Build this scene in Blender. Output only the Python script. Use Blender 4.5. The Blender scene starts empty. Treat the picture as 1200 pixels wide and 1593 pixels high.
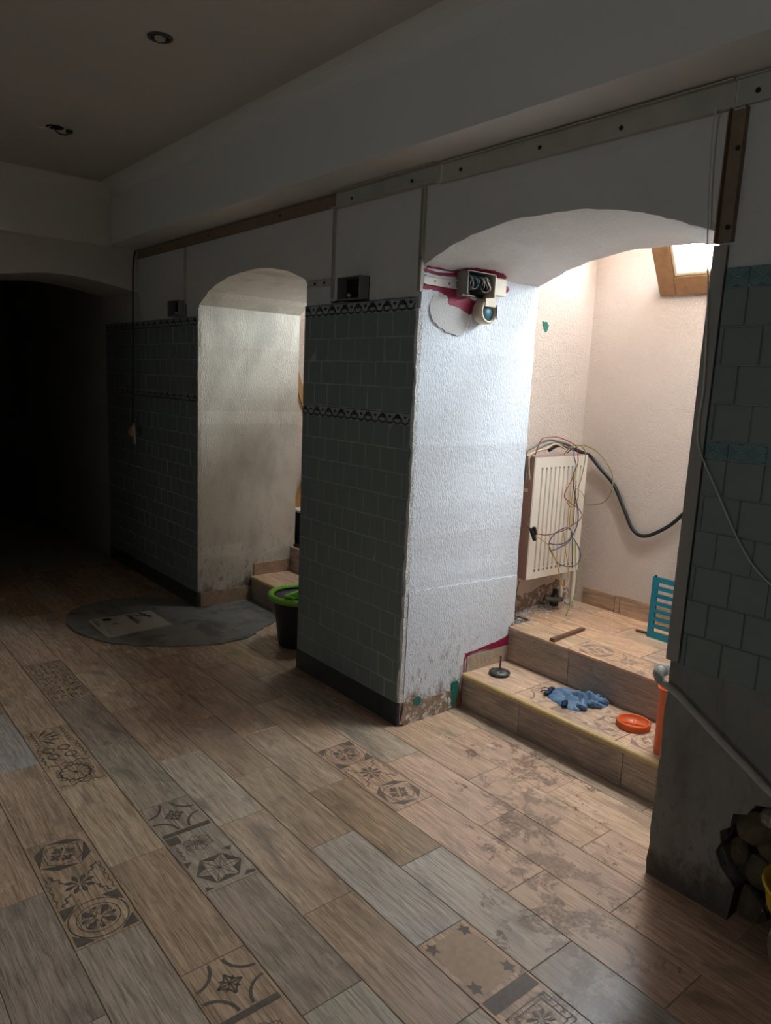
import bpy, bmesh, math, random
from mathutils import Vector, Matrix
random.seed(7)
SC = bpy.context.scene
COL = SC.collection
PI = math.pi

# ------------------------------------------------------------------ camera
cam = bpy.data.cameras.new('camera')
cam.sensor_fit = 'VERTICAL'; cam.sensor_height = 36.0; cam.lens = 1142.29 / 1593.0 * 36.0
cam.clip_start = 0.02
cam_o = bpy.data.objects.new('camera', cam); COL.objects.link(cam_o)
R0 = Vector((0.633, 0.773, 0.044)); R1 = Vector((0.162, -0.076, -0.984)); R2 = R0.cross(R1)
R0.normalize(); R2.normalize(); R1 = R2.cross(R0)
cam_o.matrix_world = Matrix(((R0.x, -R1.x, -R2.x, 0.0), (R0.y, -R1.y, -R2.y, 0.0), (R0.z, -R1.z, -R2.z, 1.5), (0, 0, 0, 1)))
SC.camera = cam_o

# ------------------------------------------------------------------ sky and daylight
SKY = 31.0
wd = bpy.data.worlds.new('world'); SC.world = wd; wd.use_nodes = True
bg = wd.node_tree.nodes['Background']
bg.inputs[0].default_value = (0.88, 0.95, 1.0, 1); bg.inputs[1].default_value = SKY

def portal(name, loc, rot, sx, sy):
    l = bpy.data.lights.new(name, 'AREA'); l.shape = 'RECTANGLE'; l.size = sx; l.size_y = sy
    l.cycles.is_portal = True
    o = bpy.data.objects.new(name, l); COL.objects.link(o); o.location = loc; o.rotation_euler = rot
# daylight portals: the in-view shaft window, then the added out-of-view windows
portal('window_portal', (-1.53, 3.47, 2.30), (-PI / 2, 0, 0), 0.94, 0.60)
portal('added_roof_light_portal', (-1.50, 3.07, 2.79), (0, 0, 0), 1.00, 0.46)
portal('added_far_window_portal', (-3.75, 3.52, 2.12), (-PI / 2, 0, 0), 0.60, 0.50)
portal('added_roof_light_portal', (-3.50, 3.05, 2.79), (0, 0, 0), 0.40, 0.34)
portal('added_rear_window_portal', (-0.6, -3.0, 1.64), (PI / 2, 0, 0), 0.34, 0.24)

SC.view_settings.view_transform = 'Standard'; SC.view_settings.look = 'None'
SC.view_settings.gamma = 1.0; SC.view_settings.use_curve_mapping = False
SC.view_settings.exposure = 1.0
SC.cycles.max_bounces = 8; SC.cycles.diffuse_bounces = 6; SC.cycles.glossy_bounces = 3
SC.cycles.use_adaptive_sampling = True; SC.cycles.adaptive_threshold = 0.03
SC.cycles.transparent_max_bounces = 8
SC.cycles.caustics_reflective = False; SC.cycles.caustics_refractive = False
SC.cycles.sample_clamp_indirect = 6.0

# ------------------------------------------------------------------ helpers: materials
def new_mat(name):
    m = bpy.data.materials.new(name); m.use_nodes = True
    nt = m.node_tree; return m, nt, nt.nodes['Principled BSDF']
def N(nt, t, **kw):
    n = nt.nodes.new(t)
    for k, v in kw.items():
        if k in ('in_',):
            for a, b in v.items(): n.inputs[a].default_value = b
        else: setattr(n, k, v)
    return n
def L(nt, a, b): nt.links.new(a, b)
def mixc(nt, fac, a, b, mode='MIX'):
    n = N(nt, 'ShaderNodeMix', data_type='RGBA', blend_type=mode)
    for sock, v in ((n.inputs[0], fac), (n.inputs[6], a), (n.inputs[7], b)):
        if hasattr(v, 'is_output'): L(nt, v, sock)
        elif isinstance(v, (int, float)): sock.default_value = v
        else: sock.default_value = (*v, 1) if len(v) == 3 else v
    return n.outputs[2]
def mth(nt, op, a, b=0.0, clamp=False):
    n = N(nt, 'ShaderNodeMath', operation=op, use_clamp=clamp)
    for s, v in ((n.inputs[0], a), (n.inputs[1], b)):
        if hasattr(v, 'is_output'): L(nt, v, s)
        else: s.default_value = v
    return n.outputs[0]
def ramp(nt, fac, stops):
    n = N(nt, 'ShaderNodeValToRGB'); cr = n.color_ramp
    while len(cr.elements) < len(stops): cr.elements.new(0.5)
    for e, (p, c) in zip(cr.elements, stops):
        e.position = p; e.color = (*c, 1) if not isinstance(c, (int, float)) else (c, c, c, 1)
    L(nt, fac, n.inputs[0]); return n.outputs[0]
def noise(nt, vec, scale, detail=4, rough=0.55, dist=0.0):
    n = N(nt, 'ShaderNodeTexNoise'); n.inputs['Scale'].default_value = scale
    n.inputs['Detail'].default_value = detail; n.inputs['Roughness'].default_value = rough; n.inputs['Distortion'].default_value = dist
    if vec is not None: L(nt, vec, n.inputs['Vector'])
    return n.outputs[0]
def mapping(nt, vec, scale=(1, 1, 1), rot=(0, 0, 0)):
    n = N(nt, 'ShaderNodeMapping'); n.inputs['Scale'].default_value = scale; n.inputs['Rotation'].default_value = rot
    L(nt, vec, n.inputs[0]); return n.outputs[0]
def pos(nt): return N(nt, 'ShaderNodeNewGeometry').outputs['Position']
def objco(nt): return N(nt, 'ShaderNodeTexCoord').outputs['Object']
def xyz(nt, v):
    n = N(nt, 'ShaderNodeSeparateXYZ'); L(nt, v, n.inputs[0]); return n.outputs
def bump(nt, bs, h, strength=1.0, dist=0.002):
    n = N(nt, 'ShaderNodeBump'); n.inputs['Strength'].default_value = strength; n.inputs['Distance'].default_value = dist
    L(nt, h, n.inputs['Height']); L(nt, n.outputs[0], bs.inputs['Normal'])
def mat(name, col, rough=0.6, spec=0.4, var=0.12, vscale=14, bsc=0, bd=0.001, metal=0.0, world=False, col2=None, c2scale=6, c2lo=0.5, c2hi=0.62):
    m, nt, bs = new_mat(name)
    v = pos(nt) if world else objco(nt)
    n1 = noise(nt, v, vscale, 3)
    c = mixc(nt, n1, tuple(x * (1 - var) for x in col), tuple(min(1, x * (1 + var)) for x in col))
    if col2 is not None:
        k = ramp(nt, noise(nt, v, c2scale, 5, 0.65), [(c2lo, 0.0), (c2hi, 1.0)])
        c = mixc(nt, k, c, col2)
    L(nt, c, bs.inputs['Base Color'])
    bs.inputs['Roughness'].default_value = rough; bs.inputs['Specular IOR Level'].default_value = spec
    bs.inputs['Metallic'].default_value = metal
    if bsc: bump(nt, bs, noise(nt, v, bsc, 3, 0.6), 1.0, bd)
    return m

# floor planks: wood print ceramic, each plank's own tint comes from its object colour
def wood_tile(name, dark=1.0, stain=True, rough=0.20):
    m, nt, bs = new_mat(name)
    oi = N(nt, 'ShaderNodeObjectInfo')
    off = N(nt, 'ShaderNodeCombineXYZ'); r100 = mth(nt, 'MULTIPLY', oi.outputs['Random'], 57.0)
    L(nt, r100, off.inputs[0]); L(nt, r100, off.inputs[1])
    ad = N(nt, 'ShaderNodeVectorMath', operation='ADD'); L(nt, objco(nt), ad.inputs[0]); L(nt, off.outputs[0], ad.inputs[1])
    v = ad.outputs[0]
    g1 = noise(nt, mapping(nt, v, (2.2, 26, 26)), 2.0, 5, 0.65, 1.4)
    g2 = noise(nt, mapping(nt, v, (3.2, 95, 95)), 1.7, 4, 0.72, 1.6)
    g3 = noise(nt, mapping(nt, v, (2.6, 7.5, 7.5)), 1.4, 4, 0.6, 0.8)
    tint = oi.outputs['Color']
    c = mixc(nt, ramp(nt, g1, [(0.30, 0.0), (0.72, 1.0)]), mixc(nt, 1.0, tint, (0.72, 0.69, 0.67), 'MULTIPLY'), mixc(nt, 1.0, tint, (1.30, 1.28, 1.26), 'MULTIPLY'))
    c = mixc(nt, mth(nt, 'MULTIPLY', ramp(nt, g2, [(0.49, 0.0), (0.60, 1.0)]), 0.80), c, mixc(nt, 1.0, tint, (0.46, 0.42, 0.40), 'MULTIPLY'))
    c = mixc(nt, mth(nt, 'MULTIPLY', ramp(nt, g3, [(0.54, 0.0), (0.70, 1.0)]), 0.72), c, mixc(nt, 1.0, tint, (0.42, 0.44, 0.48), 'MULTIPLY'))
    rg = None
    if stain:
        p = pos(nt); s = xyz(nt, p)
        # dried muddy water trail in front of the steps, running along a line across the planks
        ax, ay, bx, by = -1.75, 2.22, -0.82, 1.38; ll = math.hypot(bx - ax, by - ay); ux, uy = (bx - ax) / ll, (by - ay) / ll
        rx = mth(nt, 'SUBTRACT', s[0], ax); ry = mth(nt, 'SUBTRACT', s[1], ay)
        along = mth(nt, 'ADD', mth(nt, 'MULTIPLY', rx, ux), mth(nt, 'MULTIPLY', ry, uy))
        side = mth(nt, 'ABSOLUTE', mth(nt, 'SUBTRACT', mth(nt, 'MULTIPLY', rx, uy), mth(nt, 'MULTIPLY', ry, ux)))
        over = mth(nt, 'MAXIMUM', mth(nt, 'MULTIPLY', along, -1.0), mth(nt, 'SUBTRACT', along, ll))
        d = mth(nt, 'MAXIMUM', side, mth(nt, 'MULTIPLY', over, 1.6))
        fall = mth(nt, 'SUBTRACT', 1.0, mth(nt, 'DIVIDE', d, 0.34), True)
        blot = noise(nt, p, 8.5, 9, 0.74, 0.5)
        k = ramp(nt, mth(nt, 'ADD', blot, mth(nt, 'MULTIPLY', fall, 0.17)), [(0.625, 0.0), (0.665, 1.0)])
        k = mth(nt, 'MULTIPLY', k, mth(nt, 'MULTIPLY', fall, 6.0, True))
        fine = ramp(nt, noise(nt, p, 70, 3, 0.75), [(0.38, 0.35), (0.55, 1.0)])
        c = mixc(nt, mth(nt, 'MULTIPLY', mth(nt, 'MULTIPLY', k, fine), 0.85), c, (0.095, 0.050, 0.036))
        # pale pink plaster dust trodden around the opening
        dk = ramp(nt, mth(nt, 'ADD', noise(nt, p, 5.0, 4, 0.6), mth(nt, 'MULTIPLY', fall, 0.30)), [(0.52, 0.0), (0.75, 1.0)])
        c = mixc(nt, mth(nt, 'MULTIPLY', dk, 0.35), c, (0.58, 0.40, 0.31))
        rg = mixc(nt, mth(nt, 'MULTIPLY', dk, 0.22), (rough,) * 3, (0.5,) * 3)
        rg = mixc(nt, ramp(nt, noise(nt, p, 3.2, 3, 0.6), [(0.45, 0.0), (0.7, 1.0)]), rg, (rough + 0.08,) * 3)
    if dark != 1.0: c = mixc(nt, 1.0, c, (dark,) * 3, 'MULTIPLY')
    L(nt, c, bs.inputs['Base Color'])
    if rg is not None: L(nt, rg, bs.inputs['Roughness'])
    else: bs.inputs['Roughness'].default_value = rough
    bs.inputs['Specular IOR Level'].default_value = 0.6
    bump(nt, bs, mth(nt, 'ADD', g1, mth(nt, 'MULTIPLY', g2, 0.7)), 0.30, 0.0010)
    return m

def plaster_mat(name, col, bscale=55, bdist=0.004, stretch=(1, 1, 0.55), dirt=True, stain_col=(0.20, 0.12, 0.08), top=0.20, rough=0.8, warm=None, grey=None):
    m, nt, bs = new_mat(name)
    p = pos(nt); s = xyz(nt, p)
    mp = mapping(nt, p, stretch)
    n1 = noise(nt, p, 3.0, 5, 0.6)
    c = mixc(nt, n1, tuple(x * 0.93 for x in col), tuple(min(1, x * 1.05) for x in col))
    if grey is not None:
        c = mixc(nt, ramp(nt, noise(nt, mapping(nt, p, (1.6, 1.6, 0.8)), 3.4, 6, 0.6), [(0.46, 0.0), (0.66, 1.0)]), c, grey)
    g = noise(nt, mp, bscale, 3, 0.5, 0.3)
    h = mth(nt, 'ADD', ramp(nt, g, [(0.49, 1.0), (0.60, 0.0)]), mth(nt, 'MULTIPLY', noise(nt, p, bscale * 0.22, 2), 0.9))
    if dirt:
        z = s[2]
        hh = mth(nt, 'ADD', mth(nt, 'DIVIDE', z, top), mth(nt, 'MULTIPLY', mth(nt, 'SUBTRACT', noise(nt, mapping(nt, p, (1, 1, 0.6)), 9, 8, 0.7), 0.5), 2.4))
        k = ramp(nt, hh, [(0.30, 1.0), (0.70, 0.0)])
        spots = mth(nt, 'MULTIPLY', ramp(nt, noise(nt, mapping(nt, p, (1, 1, 0.5)), 34, 5, 0.7), [(0.56, 0.0), (0.62, 1.0)]), mth(nt, 'SUBTRACT', 1.0, mth(nt, 'DIVIDE', z, top * 2.6), True))
        c = mixc(nt, mth(nt, 'MAXIMUM', k, mth(nt, 'MULTIPLY', spots, 0.8)), c, mixc(nt, noise(nt, p, 22, 6, 0.7), tuple(x * 0.45 for x in stain_col), tuple(x * 2.0 for x in stain_col)))
    L(nt, c, bs.inputs['Base Color'])
    bs.inputs['Roughness'].default_value = rough; bs.inputs['Specular IOR Level'].default_value = 0.25
    bump(nt, bs, h, 0.8, bdist)
    return m

M = {}
M['plank'] = wood_tile('wood print floor tile')
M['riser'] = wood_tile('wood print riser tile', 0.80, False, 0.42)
M['print'] = mat('dark printed motif', (0.155, 0.118, 0.092), 0.42, 0.35, 0.35, 60)
M['print_soft'] = mat('soft printed motif', (0.27, 0.185, 0.14), 0.45, 0.35, 0.35, 60)
M['print_mid'] = mat('medium printed motif', (0.21, 0.150, 0.118), 0.45, 0.35, 0.35, 60)
M['print_rust'] = mat('rust toned printed field', (0.54, 0.36, 0.245), 0.42, 0.35, 0.25, 40)
M['grout'] = mat('grey floor grout', (0.36, 0.31, 0.26), 0.9, 0.1, 0.2, 40)
M['cement'] = mat('bare grey cement', (0.20, 0.185, 0.165), 0.85, 0.2, 0.25, 9, 40, 0.002, col2=(0.12, 0.11, 0.10), c2scale=5)
M['paint'] = plaster_mat('grey white wall paint', (0.62, 0.60, 0.58), 14, 0.0015, (1, 1, 1), False, rough=0.7)
M['jamb'] = plaster_mat('rough white textured plaster', (0.75, 0.795, 0.86), 150, 0.0028, (1, 1, 0.42), True)
M['soffit'] = plaster_mat('rough white arch plaster', (0.80, 0.80, 0.79), 120, 0.0070, (0.6, 1, 1), False)
M['cream'] = plaster_mat('smooth cream jamb plaster', (0.62, 0.57, 0.49), 150, 0.0008, (1, 1, 0.4), True, (0.13, 0.085, 0.06), 0.22, grey=(0.47, 0.43, 0.375))
M['pink'] = plaster_mat('pale pink rough render', (0.68, 0.575, 0.505), 115, 0.0036, (1, 1, 1), False)
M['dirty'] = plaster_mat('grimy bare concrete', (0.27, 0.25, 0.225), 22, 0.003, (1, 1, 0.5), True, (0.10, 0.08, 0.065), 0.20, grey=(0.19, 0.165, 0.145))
M['ceil'] = mat('dull white ceiling paint', (0.52, 0.51, 0.475), 0.85, 0.2, 0.05, 2, 6, 0.002, world=True)
M['bulk'] = mat('satin white bulkhead', (0.72, 0.705, 0.68), 0.55, 0.3, 0.04, 2, world=True)
M['tile'] = mat('grey green glazed wall tile', (0.20, 0.232, 0.218), 0.34, 0.5, 0.12, 9, 18, 0.0012, world=True)
M['tile_teal'] = mat('teal glazed border tile', (0.13, 0.22, 0.215), 0.3, 0.5, 0.15, 30, 40, 0.001, world=True)
M['tile_pale'] = mat('pale grey glazed border tile', (0.34, 0.36, 0.34), 0.35, 0.45, 0.1, 20, world=True)
M['tile_grout'] = mat('wall tile grout', (0.36, 0.37, 0.35), 0.9, 0.1, 0.15, 50, world=True)
M['motif'] = mat('black green border motif', (0.02, 0.026, 0.025), 0.35, 0.4, 0.2, 50)
M['relief'] = mat('light relief line', (0.26, 0.36, 0.35), 0.35, 0.4, 0.15, 50)
M['skirt'] = mat('dark grey skirting tile', (0.05, 0.052, 0.05), 0.4, 0.4, 0.25, 20, world=True)
M['batten'] = mat('aged beige plastic trunking', (0.46, 0.43, 0.36), 0.55, 0.35, 0.18, 12, world=True)
M['batten_wood'] = mat('brown stained batten', (0.26, 0.18, 0.115), 0.7, 0.25, 0.3, 20, world=True)
M['white_pl'] = mat('white plastic', (0.72, 0.71, 0.68), 0.4, 0.4, 0.05, 12)
M['beige_pl'] = mat('yellowed plastic', (0.62, 0.52, 0.38), 0.4, 0.4, 0.12, 20)
M['black_pl'] = mat('black rubber', (0.012, 0.012, 0.012), 0.5, 0.4, 0.2, 20)
M['dark_hole'] = mat('painted cavity shade', (0.02, 0.018, 0.016), 0.9, 0.1, 0.3, 30)  # near black: paints shade into holes and box backs, also colours small dark parts
M['crimson'] = mat('old crimson paint', (0.26, 0.012, 0.05), 0.6, 0.3, 0.3, 40, 60, 0.002)
M['green_st'] = mat('old green paint flake', (0.035, 0.17, 0.125), 0.7, 0.2, 0.3, 60, 60, 0.002)
M['window_wood'] = mat('varnished window wood', (0.21, 0.105, 0.045), 0.45, 0.4, 0.35, 26, 40, 0.001)
M['rad'] = mat('cream radiator enamel', (0.78, 0.71, 0.61), 0.35, 0.45, 0.05, 8)
M['rad_side'] = mat('dusty pink radiator side', (0.48, 0.31, 0.27), 0.55, 0.3, 0.12, 10)
M['orange'] = mat('orange drain plastic', (0.68, 0.125, 0.03), 0.38, 0.45, 0.08, 20)
M['teal_pl'] = mat('teal plastic', (0.005, 0.20, 0.29), 0.35, 0.45, 0.06, 20)
M['glove'] = mat('dusty blue rubber', (0.105, 0.175, 0.275), 0.55, 0.4, 0.30, 40, 70, 0.003)
M['glove_dark'] = mat('dark blue glove lining', (0.02, 0.035, 0.075), 0.7, 0.3, 0.3, 40)
M['brass'] = mat('gold edging strip', (0.50, 0.345, 0.155), 0.4, 0.45, 0.18, 30)
M['steel'] = mat('dull dark steel', (0.10, 0.095, 0.09), 0.45, 0.5, 0.4, 60, 60, 0.002, 0.7)
M['zinc'] = mat('grey corner profile', (0.20, 0.185, 0.165), 0.5, 0.4, 0.12, 12)
M['pipe_grey'] = mat('grey pipe with plaster crust', (0.26, 0.25, 0.225), 0.7, 0.3, 0.3, 30, 50, 0.004)
M['oldwood'] = mat('weathered brown wood', (0.17, 0.085, 0.05), 0.75, 0.2, 0.4, 30, 60, 0.002)
M['bucket'] = mat('black bucket plastic', (0.016, 0.017, 0.018), 0.4, 0.45, 0.1, 20)
M['lime'] = mat('lime green plastic', (0.20, 0.46, 0.035), 0.4, 0.45, 0.08, 20)
M['yellow'] = mat('yellow plastic', (0.75, 0.50, 0.02), 0.4, 0.45, 0.08, 20)
M['card'] = mat('off white printed card', (0.40, 0.365, 0.30), 0.8, 0.2, 0.08, 30)
M['rubble'] = mat('broken plaster and stone', (0.30, 0.22, 0.165), 0.95, 0.1, 0.4, 24, 50, 0.010, col2=(0.62, 0.57, 0.53), c2scale=28, c2lo=0.52, c2hi=0.6)
M['filler'] = mat('smooth grey filler', (0.54, 0.535, 0.53), 0.8, 0.2, 0.06, 10, 120, 0.002)
M['profile'] = mat('light grey corner profile', (0.34, 0.31, 0.28), 0.5, 0.4, 0.10, 12)
M['crust'] = mat('pale pipe crust', (0.46, 0.43, 0.375), 0.75, 0.25, 0.25, 30, 50, 0.004)
M['stone'] = mat('tan rubble stone', (0.15, 0.11, 0.07), 0.95, 0.1, 0.4, 24, 40, 0.006)
M['navy'] = mat('navy carton', (0.012, 0.02, 0.05), 0.5, 0.4, 0.2, 30)
M['cardboard'] = mat('brown cardboard', (0.42, 0.21, 0.07), 0.8, 0.2, 0.15, 30)
M['pine'] = mat('orange pine lath', (0.42, 0.23, 0.10), 0.65, 0.3, 0.2, 30)
M['shelf_w'] = mat('white laminate', (0.65, 0.62, 0.58), 0.5, 0.4, 0.08, 20)
for nm, c in dict(w_red=(0.30, 0.05, 0.03), w_blue=(0.05, 0.08, 0.14), w_grey=(0.17, 0.16, 0.14), w_olive=(0.26, 0.22, 0.08),
                  w_yellow=(0.62, 0.40, 0.08), w_green=(0.22, 0.30, 0.06), w_brown=(0.13, 0.06, 0.03), w_beige=(0.55, 0.42, 0.28), w_white=(0.55, 0.54, 0.5), w_teal=(0.03, 0.12, 0.16)).items():
    M[nm] = mat('wire ' + nm[2:], c, 0.45, 0.4, 0.1, 30)
def glass_mat():
    m, nt, bs = new_mat('window glass')
    out = nt.nodes['Material Output']
    tr = N(nt, 'ShaderNodeBsdfTransparent'); tr.inputs[0].default_value = (0.93, 0.96, 0.96, 1)
    gl = N(nt, 'ShaderNodeBsdfGlossy'); gl.inputs['Roughness'].default_value = 0.02
    fr = N(nt, 'ShaderNodeFresnel'); fr.inputs[0].default_value = 1.45
    mx = N(nt, 'ShaderNodeMixShader'); L(nt, fr.outputs[0], mx.inputs[0]); L(nt, tr.outputs[0], mx.inputs[1]); L(nt, gl.outputs[0], mx.inputs[2])
    L(nt, mx.outputs[0], out.inputs[0]); return m
M['glass'] = glass_mat()

# ------------------------------------------------------------------ helpers: geometry
def link(name, me, m=None, parent=None, loc=None, rot=None):
    o = bpy.data.objects.new(name, me); COL.objects.link(o)
    if m is not None and me is not None and not me.materials: me.materials.append(M[m] if isinstance(m, str) else m)
    if parent is not None: o.parent = parent
    if loc is not None: o.location = loc
    if rot is not None: o.rotation_euler = rot
    return o
def tag(o, label=None, cat=None, group=None, kind=None):
    if label: o['label'] = label
    if cat: o['category'] = cat
    if group: o['group'] = group
    if kind: o['kind'] = kind
    return o
def empty(name, loc=(0, 0, 0), rot=(0, 0, 0)):
    o = bpy.data.objects.new(name, None); COL.objects.link(o); o.location = loc; o.rotation_euler = rot
    o.empty_display_size = 0.05; return o
class MB:
    def __init__(s): s.v = []; s.f = []
    def add(s, vs, fs):
        n = len(s.v); s.v += [tuple(v) for v in vs]; s.f += [tuple(i + n for i in f) for f in fs]; return s
    def box(s, a, b):
        (x0, y0, z0), (x1, y1, z1) = a, b
        return s.add([(x0, y0, z0), (x1, y0, z0), (x1, y1, z0), (x0, y1, z0), (x0, y0, z1), (x1, y0, z1), (x1, y1, z1), (x0, y1, z1)],
                     [(0, 3, 2, 1), (4, 5, 6, 7), (0, 1, 5, 4), (1, 2, 6, 5), (2, 3, 7, 6), (3, 0, 4, 7)])
    def cbox(s, a, b, c=0.002):
        # box with chamfered upper (+z) edges
        (x0, y0, z0), (x1, y1, z1) = a, b
        vs = [(x0, y0, z0), (x1, y0, z0), (x1, y1, z0), (x0, y1, z0), (x0, y0, z1 - c), (x1, y0, z1 - c), (x1, y1, z1 - c), (x0, y1, z1 - c),
              (x0 + c, y0 + c, z1), (x1 - c, y0 + c, z1), (x1 - c, y1 - c, z1), (x0 + c, y1 - c, z1)]
        fs = [(0, 3, 2, 1)] + [(i, (i + 1) % 4, (i + 1) % 4 + 4, i + 4) for i in range(4)] + [(i + 4, (i + 1) % 4 + 4, (i + 1) % 4 + 8, i + 8) for i in range(4)] + [(8, 9, 10, 11)]
        return s.add(vs, fs)
    def prism(s, pts, ax, a, b):
        # polygon in the two other axes extruded along ax from a to b
        def mk(p, t):
            q = list(p); q.insert(ax, t); return tuple(q)
        n = len(pts)
        vs = [mk(p, a) for p in pts] + [mk(p, b) for p in pts]
        return s.add(vs, [tuple(range(n))[::-1], tuple(range(n, 2 * n))] + [(i, (i + 1) % n, (i + 1) % n + n, i + n) for i in range(n)])
    def tube(s, pts, r, n=8, caps=True, smooth=4):
        P = catmull([Vector(p) for p in pts], smooth) if len(pts) > 2 and smooth > 1 else [Vector(p) for p in pts]
        up = Vector((0, 0, 1)); rings = []; prev = None
        for i, p in enumerate(P):
            t = (P[min(i + 1, len(P) - 1)] - P[max(i - 1, 0)]).normalized()
            if prev is None:
                a = t.cross(up)
                if a.length < 1e-3: a = t.cross(Vector((1, 0, 0)))
            else: a = prev - t * prev.dot(t)
            a.normalize(); prev = a; b = t.cross(a)
            rr = r[min(len(r) - 1, int(i * len(r) / len(P)))] if isinstance(r, (list, tuple)) else r
            rings.append([p + (a * math.cos(2 * PI * k / n) + b * math.sin(2 * PI * k / n)) * rr for k in range(n)])
        vs = [v for g in rings for v in g]; fs = []
        for i in range(len(rings) - 1):
            for k in range(n):
                k2 = (k + 1) % n; fs.append((i * n + k, i * n + k2, (i + 1) * n + k2, (i + 1) * n + k))
        if caps: fs += [tuple(range(n)), tuple(range((len(rings) - 1) * n, len(rings) * n))[::-1]]
        return s.add(vs, fs)
    def lathe(s, prof, n=32, c=(0, 0, 0), ax=2):
        vs = []; fs = []
        for (r, z) in prof:
            for k in range(n):
                t = 2 * PI * k / n; q = [r * math.cos(t), r * math.sin(t)]; q.insert(ax, z)
                vs.append((c[0] + q[0], c[1] + q[1], c[2] + q[2]))
        for i in range(len(prof) - 1):
            for k in range(n):
                k2 = (k + 1) % n; fs.append((i * n + k, i * n + k2, (i + 1) * n + k2, (i + 1) * n + k))
        return s.add(vs, fs)
    def flat(s, polys, z=0.0):
        for p in polys: s.add([(x, y, z) for x, y in p], [tuple(range(len(p)))])
        return s
    def mesh(s, name, m=None, smooth=False, fix=True):
        me = bpy.data.meshes.new(name); me.from_pydata(s.v, [], s.f)
        if fix:
            bm = bmesh.new(); bm.from_mesh(me); bmesh.ops.recalc_face_normals(bm, faces=bm.faces); bm.to_mesh(me); bm.free()
        if m is not None: me.materials.append(M[m] if isinstance(m, str) else m)
        if smooth:
            for p in me.polygons: p.use_smooth = True
        me.update(); return me
    def obj(s, name, m, parent=None, smooth=False, loc=None, rot=None, fix=True):
        o = link(name, s.mesh(name, m, smooth, fix), None, parent, loc, rot)
        if smooth == 'auto': pass
        return o
def catmull(P, k):
    out = []
    for i in range(len(P) - 1):
        p0, p1, p2, p3 = P[max(i - 1, 0)], P[i], P[i + 1], P[min(i + 2, len(P) - 1)]
        for j in range(k):
            t = j / k
            out.append(0.5 * ((2 * p1) + (p2 - p0) * t + (2 * p0 - 5 * p1 + 4 * p2 - p3) * t * t + (3 * p1 - p0 - 3 * p2 + p3) * t ** 3))
    out.append(P[-1]); return out
def lump(name, m, c, size, parent=None, seed=0, jag=0.25, sub=2, zcut=None):
    rnd = random.Random(seed); bm = bmesh.new(); bmesh.ops.create_icosphere(bm, subdivisions=sub, radius=1)
    offs = [(Vector((rnd.uniform(-1, 1), rnd.uniform(-1, 1), rnd.uniform(-1, 1))).normalized(), rnd.uniform(-jag, jag)) for _ in range(9)]
    for v in bm.verts:
        d = 1 + sum(a * max(0, v.co.normalized().dot(n)) ** 3 for n, a in offs)
        v.co = Vector((v.co.x * size[0] * d, v.co.y * size[1] * d, v.co.z * size[2] * d))
        if zcut is not None and v.co.z < zcut: v.co.z = zcut
    me = bpy.data.meshes.new(name); bm.to_mesh(me); bm.free(); me.materials.append(M[m])
    return link(name, me, None, parent, c)

# ------------------------------------------------------------------ the setting: dimensions
WY = 2.032           # room face of the arcade wall
WB = 2.755           # its shaft side
CEIL = 2.70
BULK = 2.335         # underside of the bulkhead
def spline(pts, k=5):
    return [(p.x, p.y) for p in catmull([Vector((x, z, 0)) for x, z in pts], k)]
ARCH1 = spline([(-4.30, 1.915), (-4.13, 2.003), (-3.891, 2.052), (-3.62, 2.066), (-3.341, 2.04), (-3.16, 1.985), (-3.112, 1.955)])
ARCH2 = spline([(-2.28, 1.965), (-2.13, 2.020), (-1.935, 2.065), (-1.675, 2.079), (-1.472, 2.063), (-1.311, 2.030), (-1.184, 1.989), (-1.065, 1.944)])
rj = random.Random(3)
def rough_edge(pts, a):
    return [pts[0]] + [(x + rj.uniform(-a, a) * 0.3, z + rj.uniform(-a, a)) for x, z in pts[1:-1]] + [pts[-1]]
ARCH1 = rough_edge(ARCH1, 0.003); ARCH2 = rough_edge(ARCH2, 0.003)
HOLE = [(-0.80, 0.0), (-0.79, 0.11), (-0.835, 0.15), (-0.858, 0.19), (-0.845, 0.225), (-0.852, 0.26), (-0.825, 0.285), (-0.822, 0.33), (-0.785, 0.345), (-0.765, 0.385), (-0.73, 0.395), (-0.70, 0.43), (-0.35, 0.43), (-0.35, 0.0)]

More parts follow.
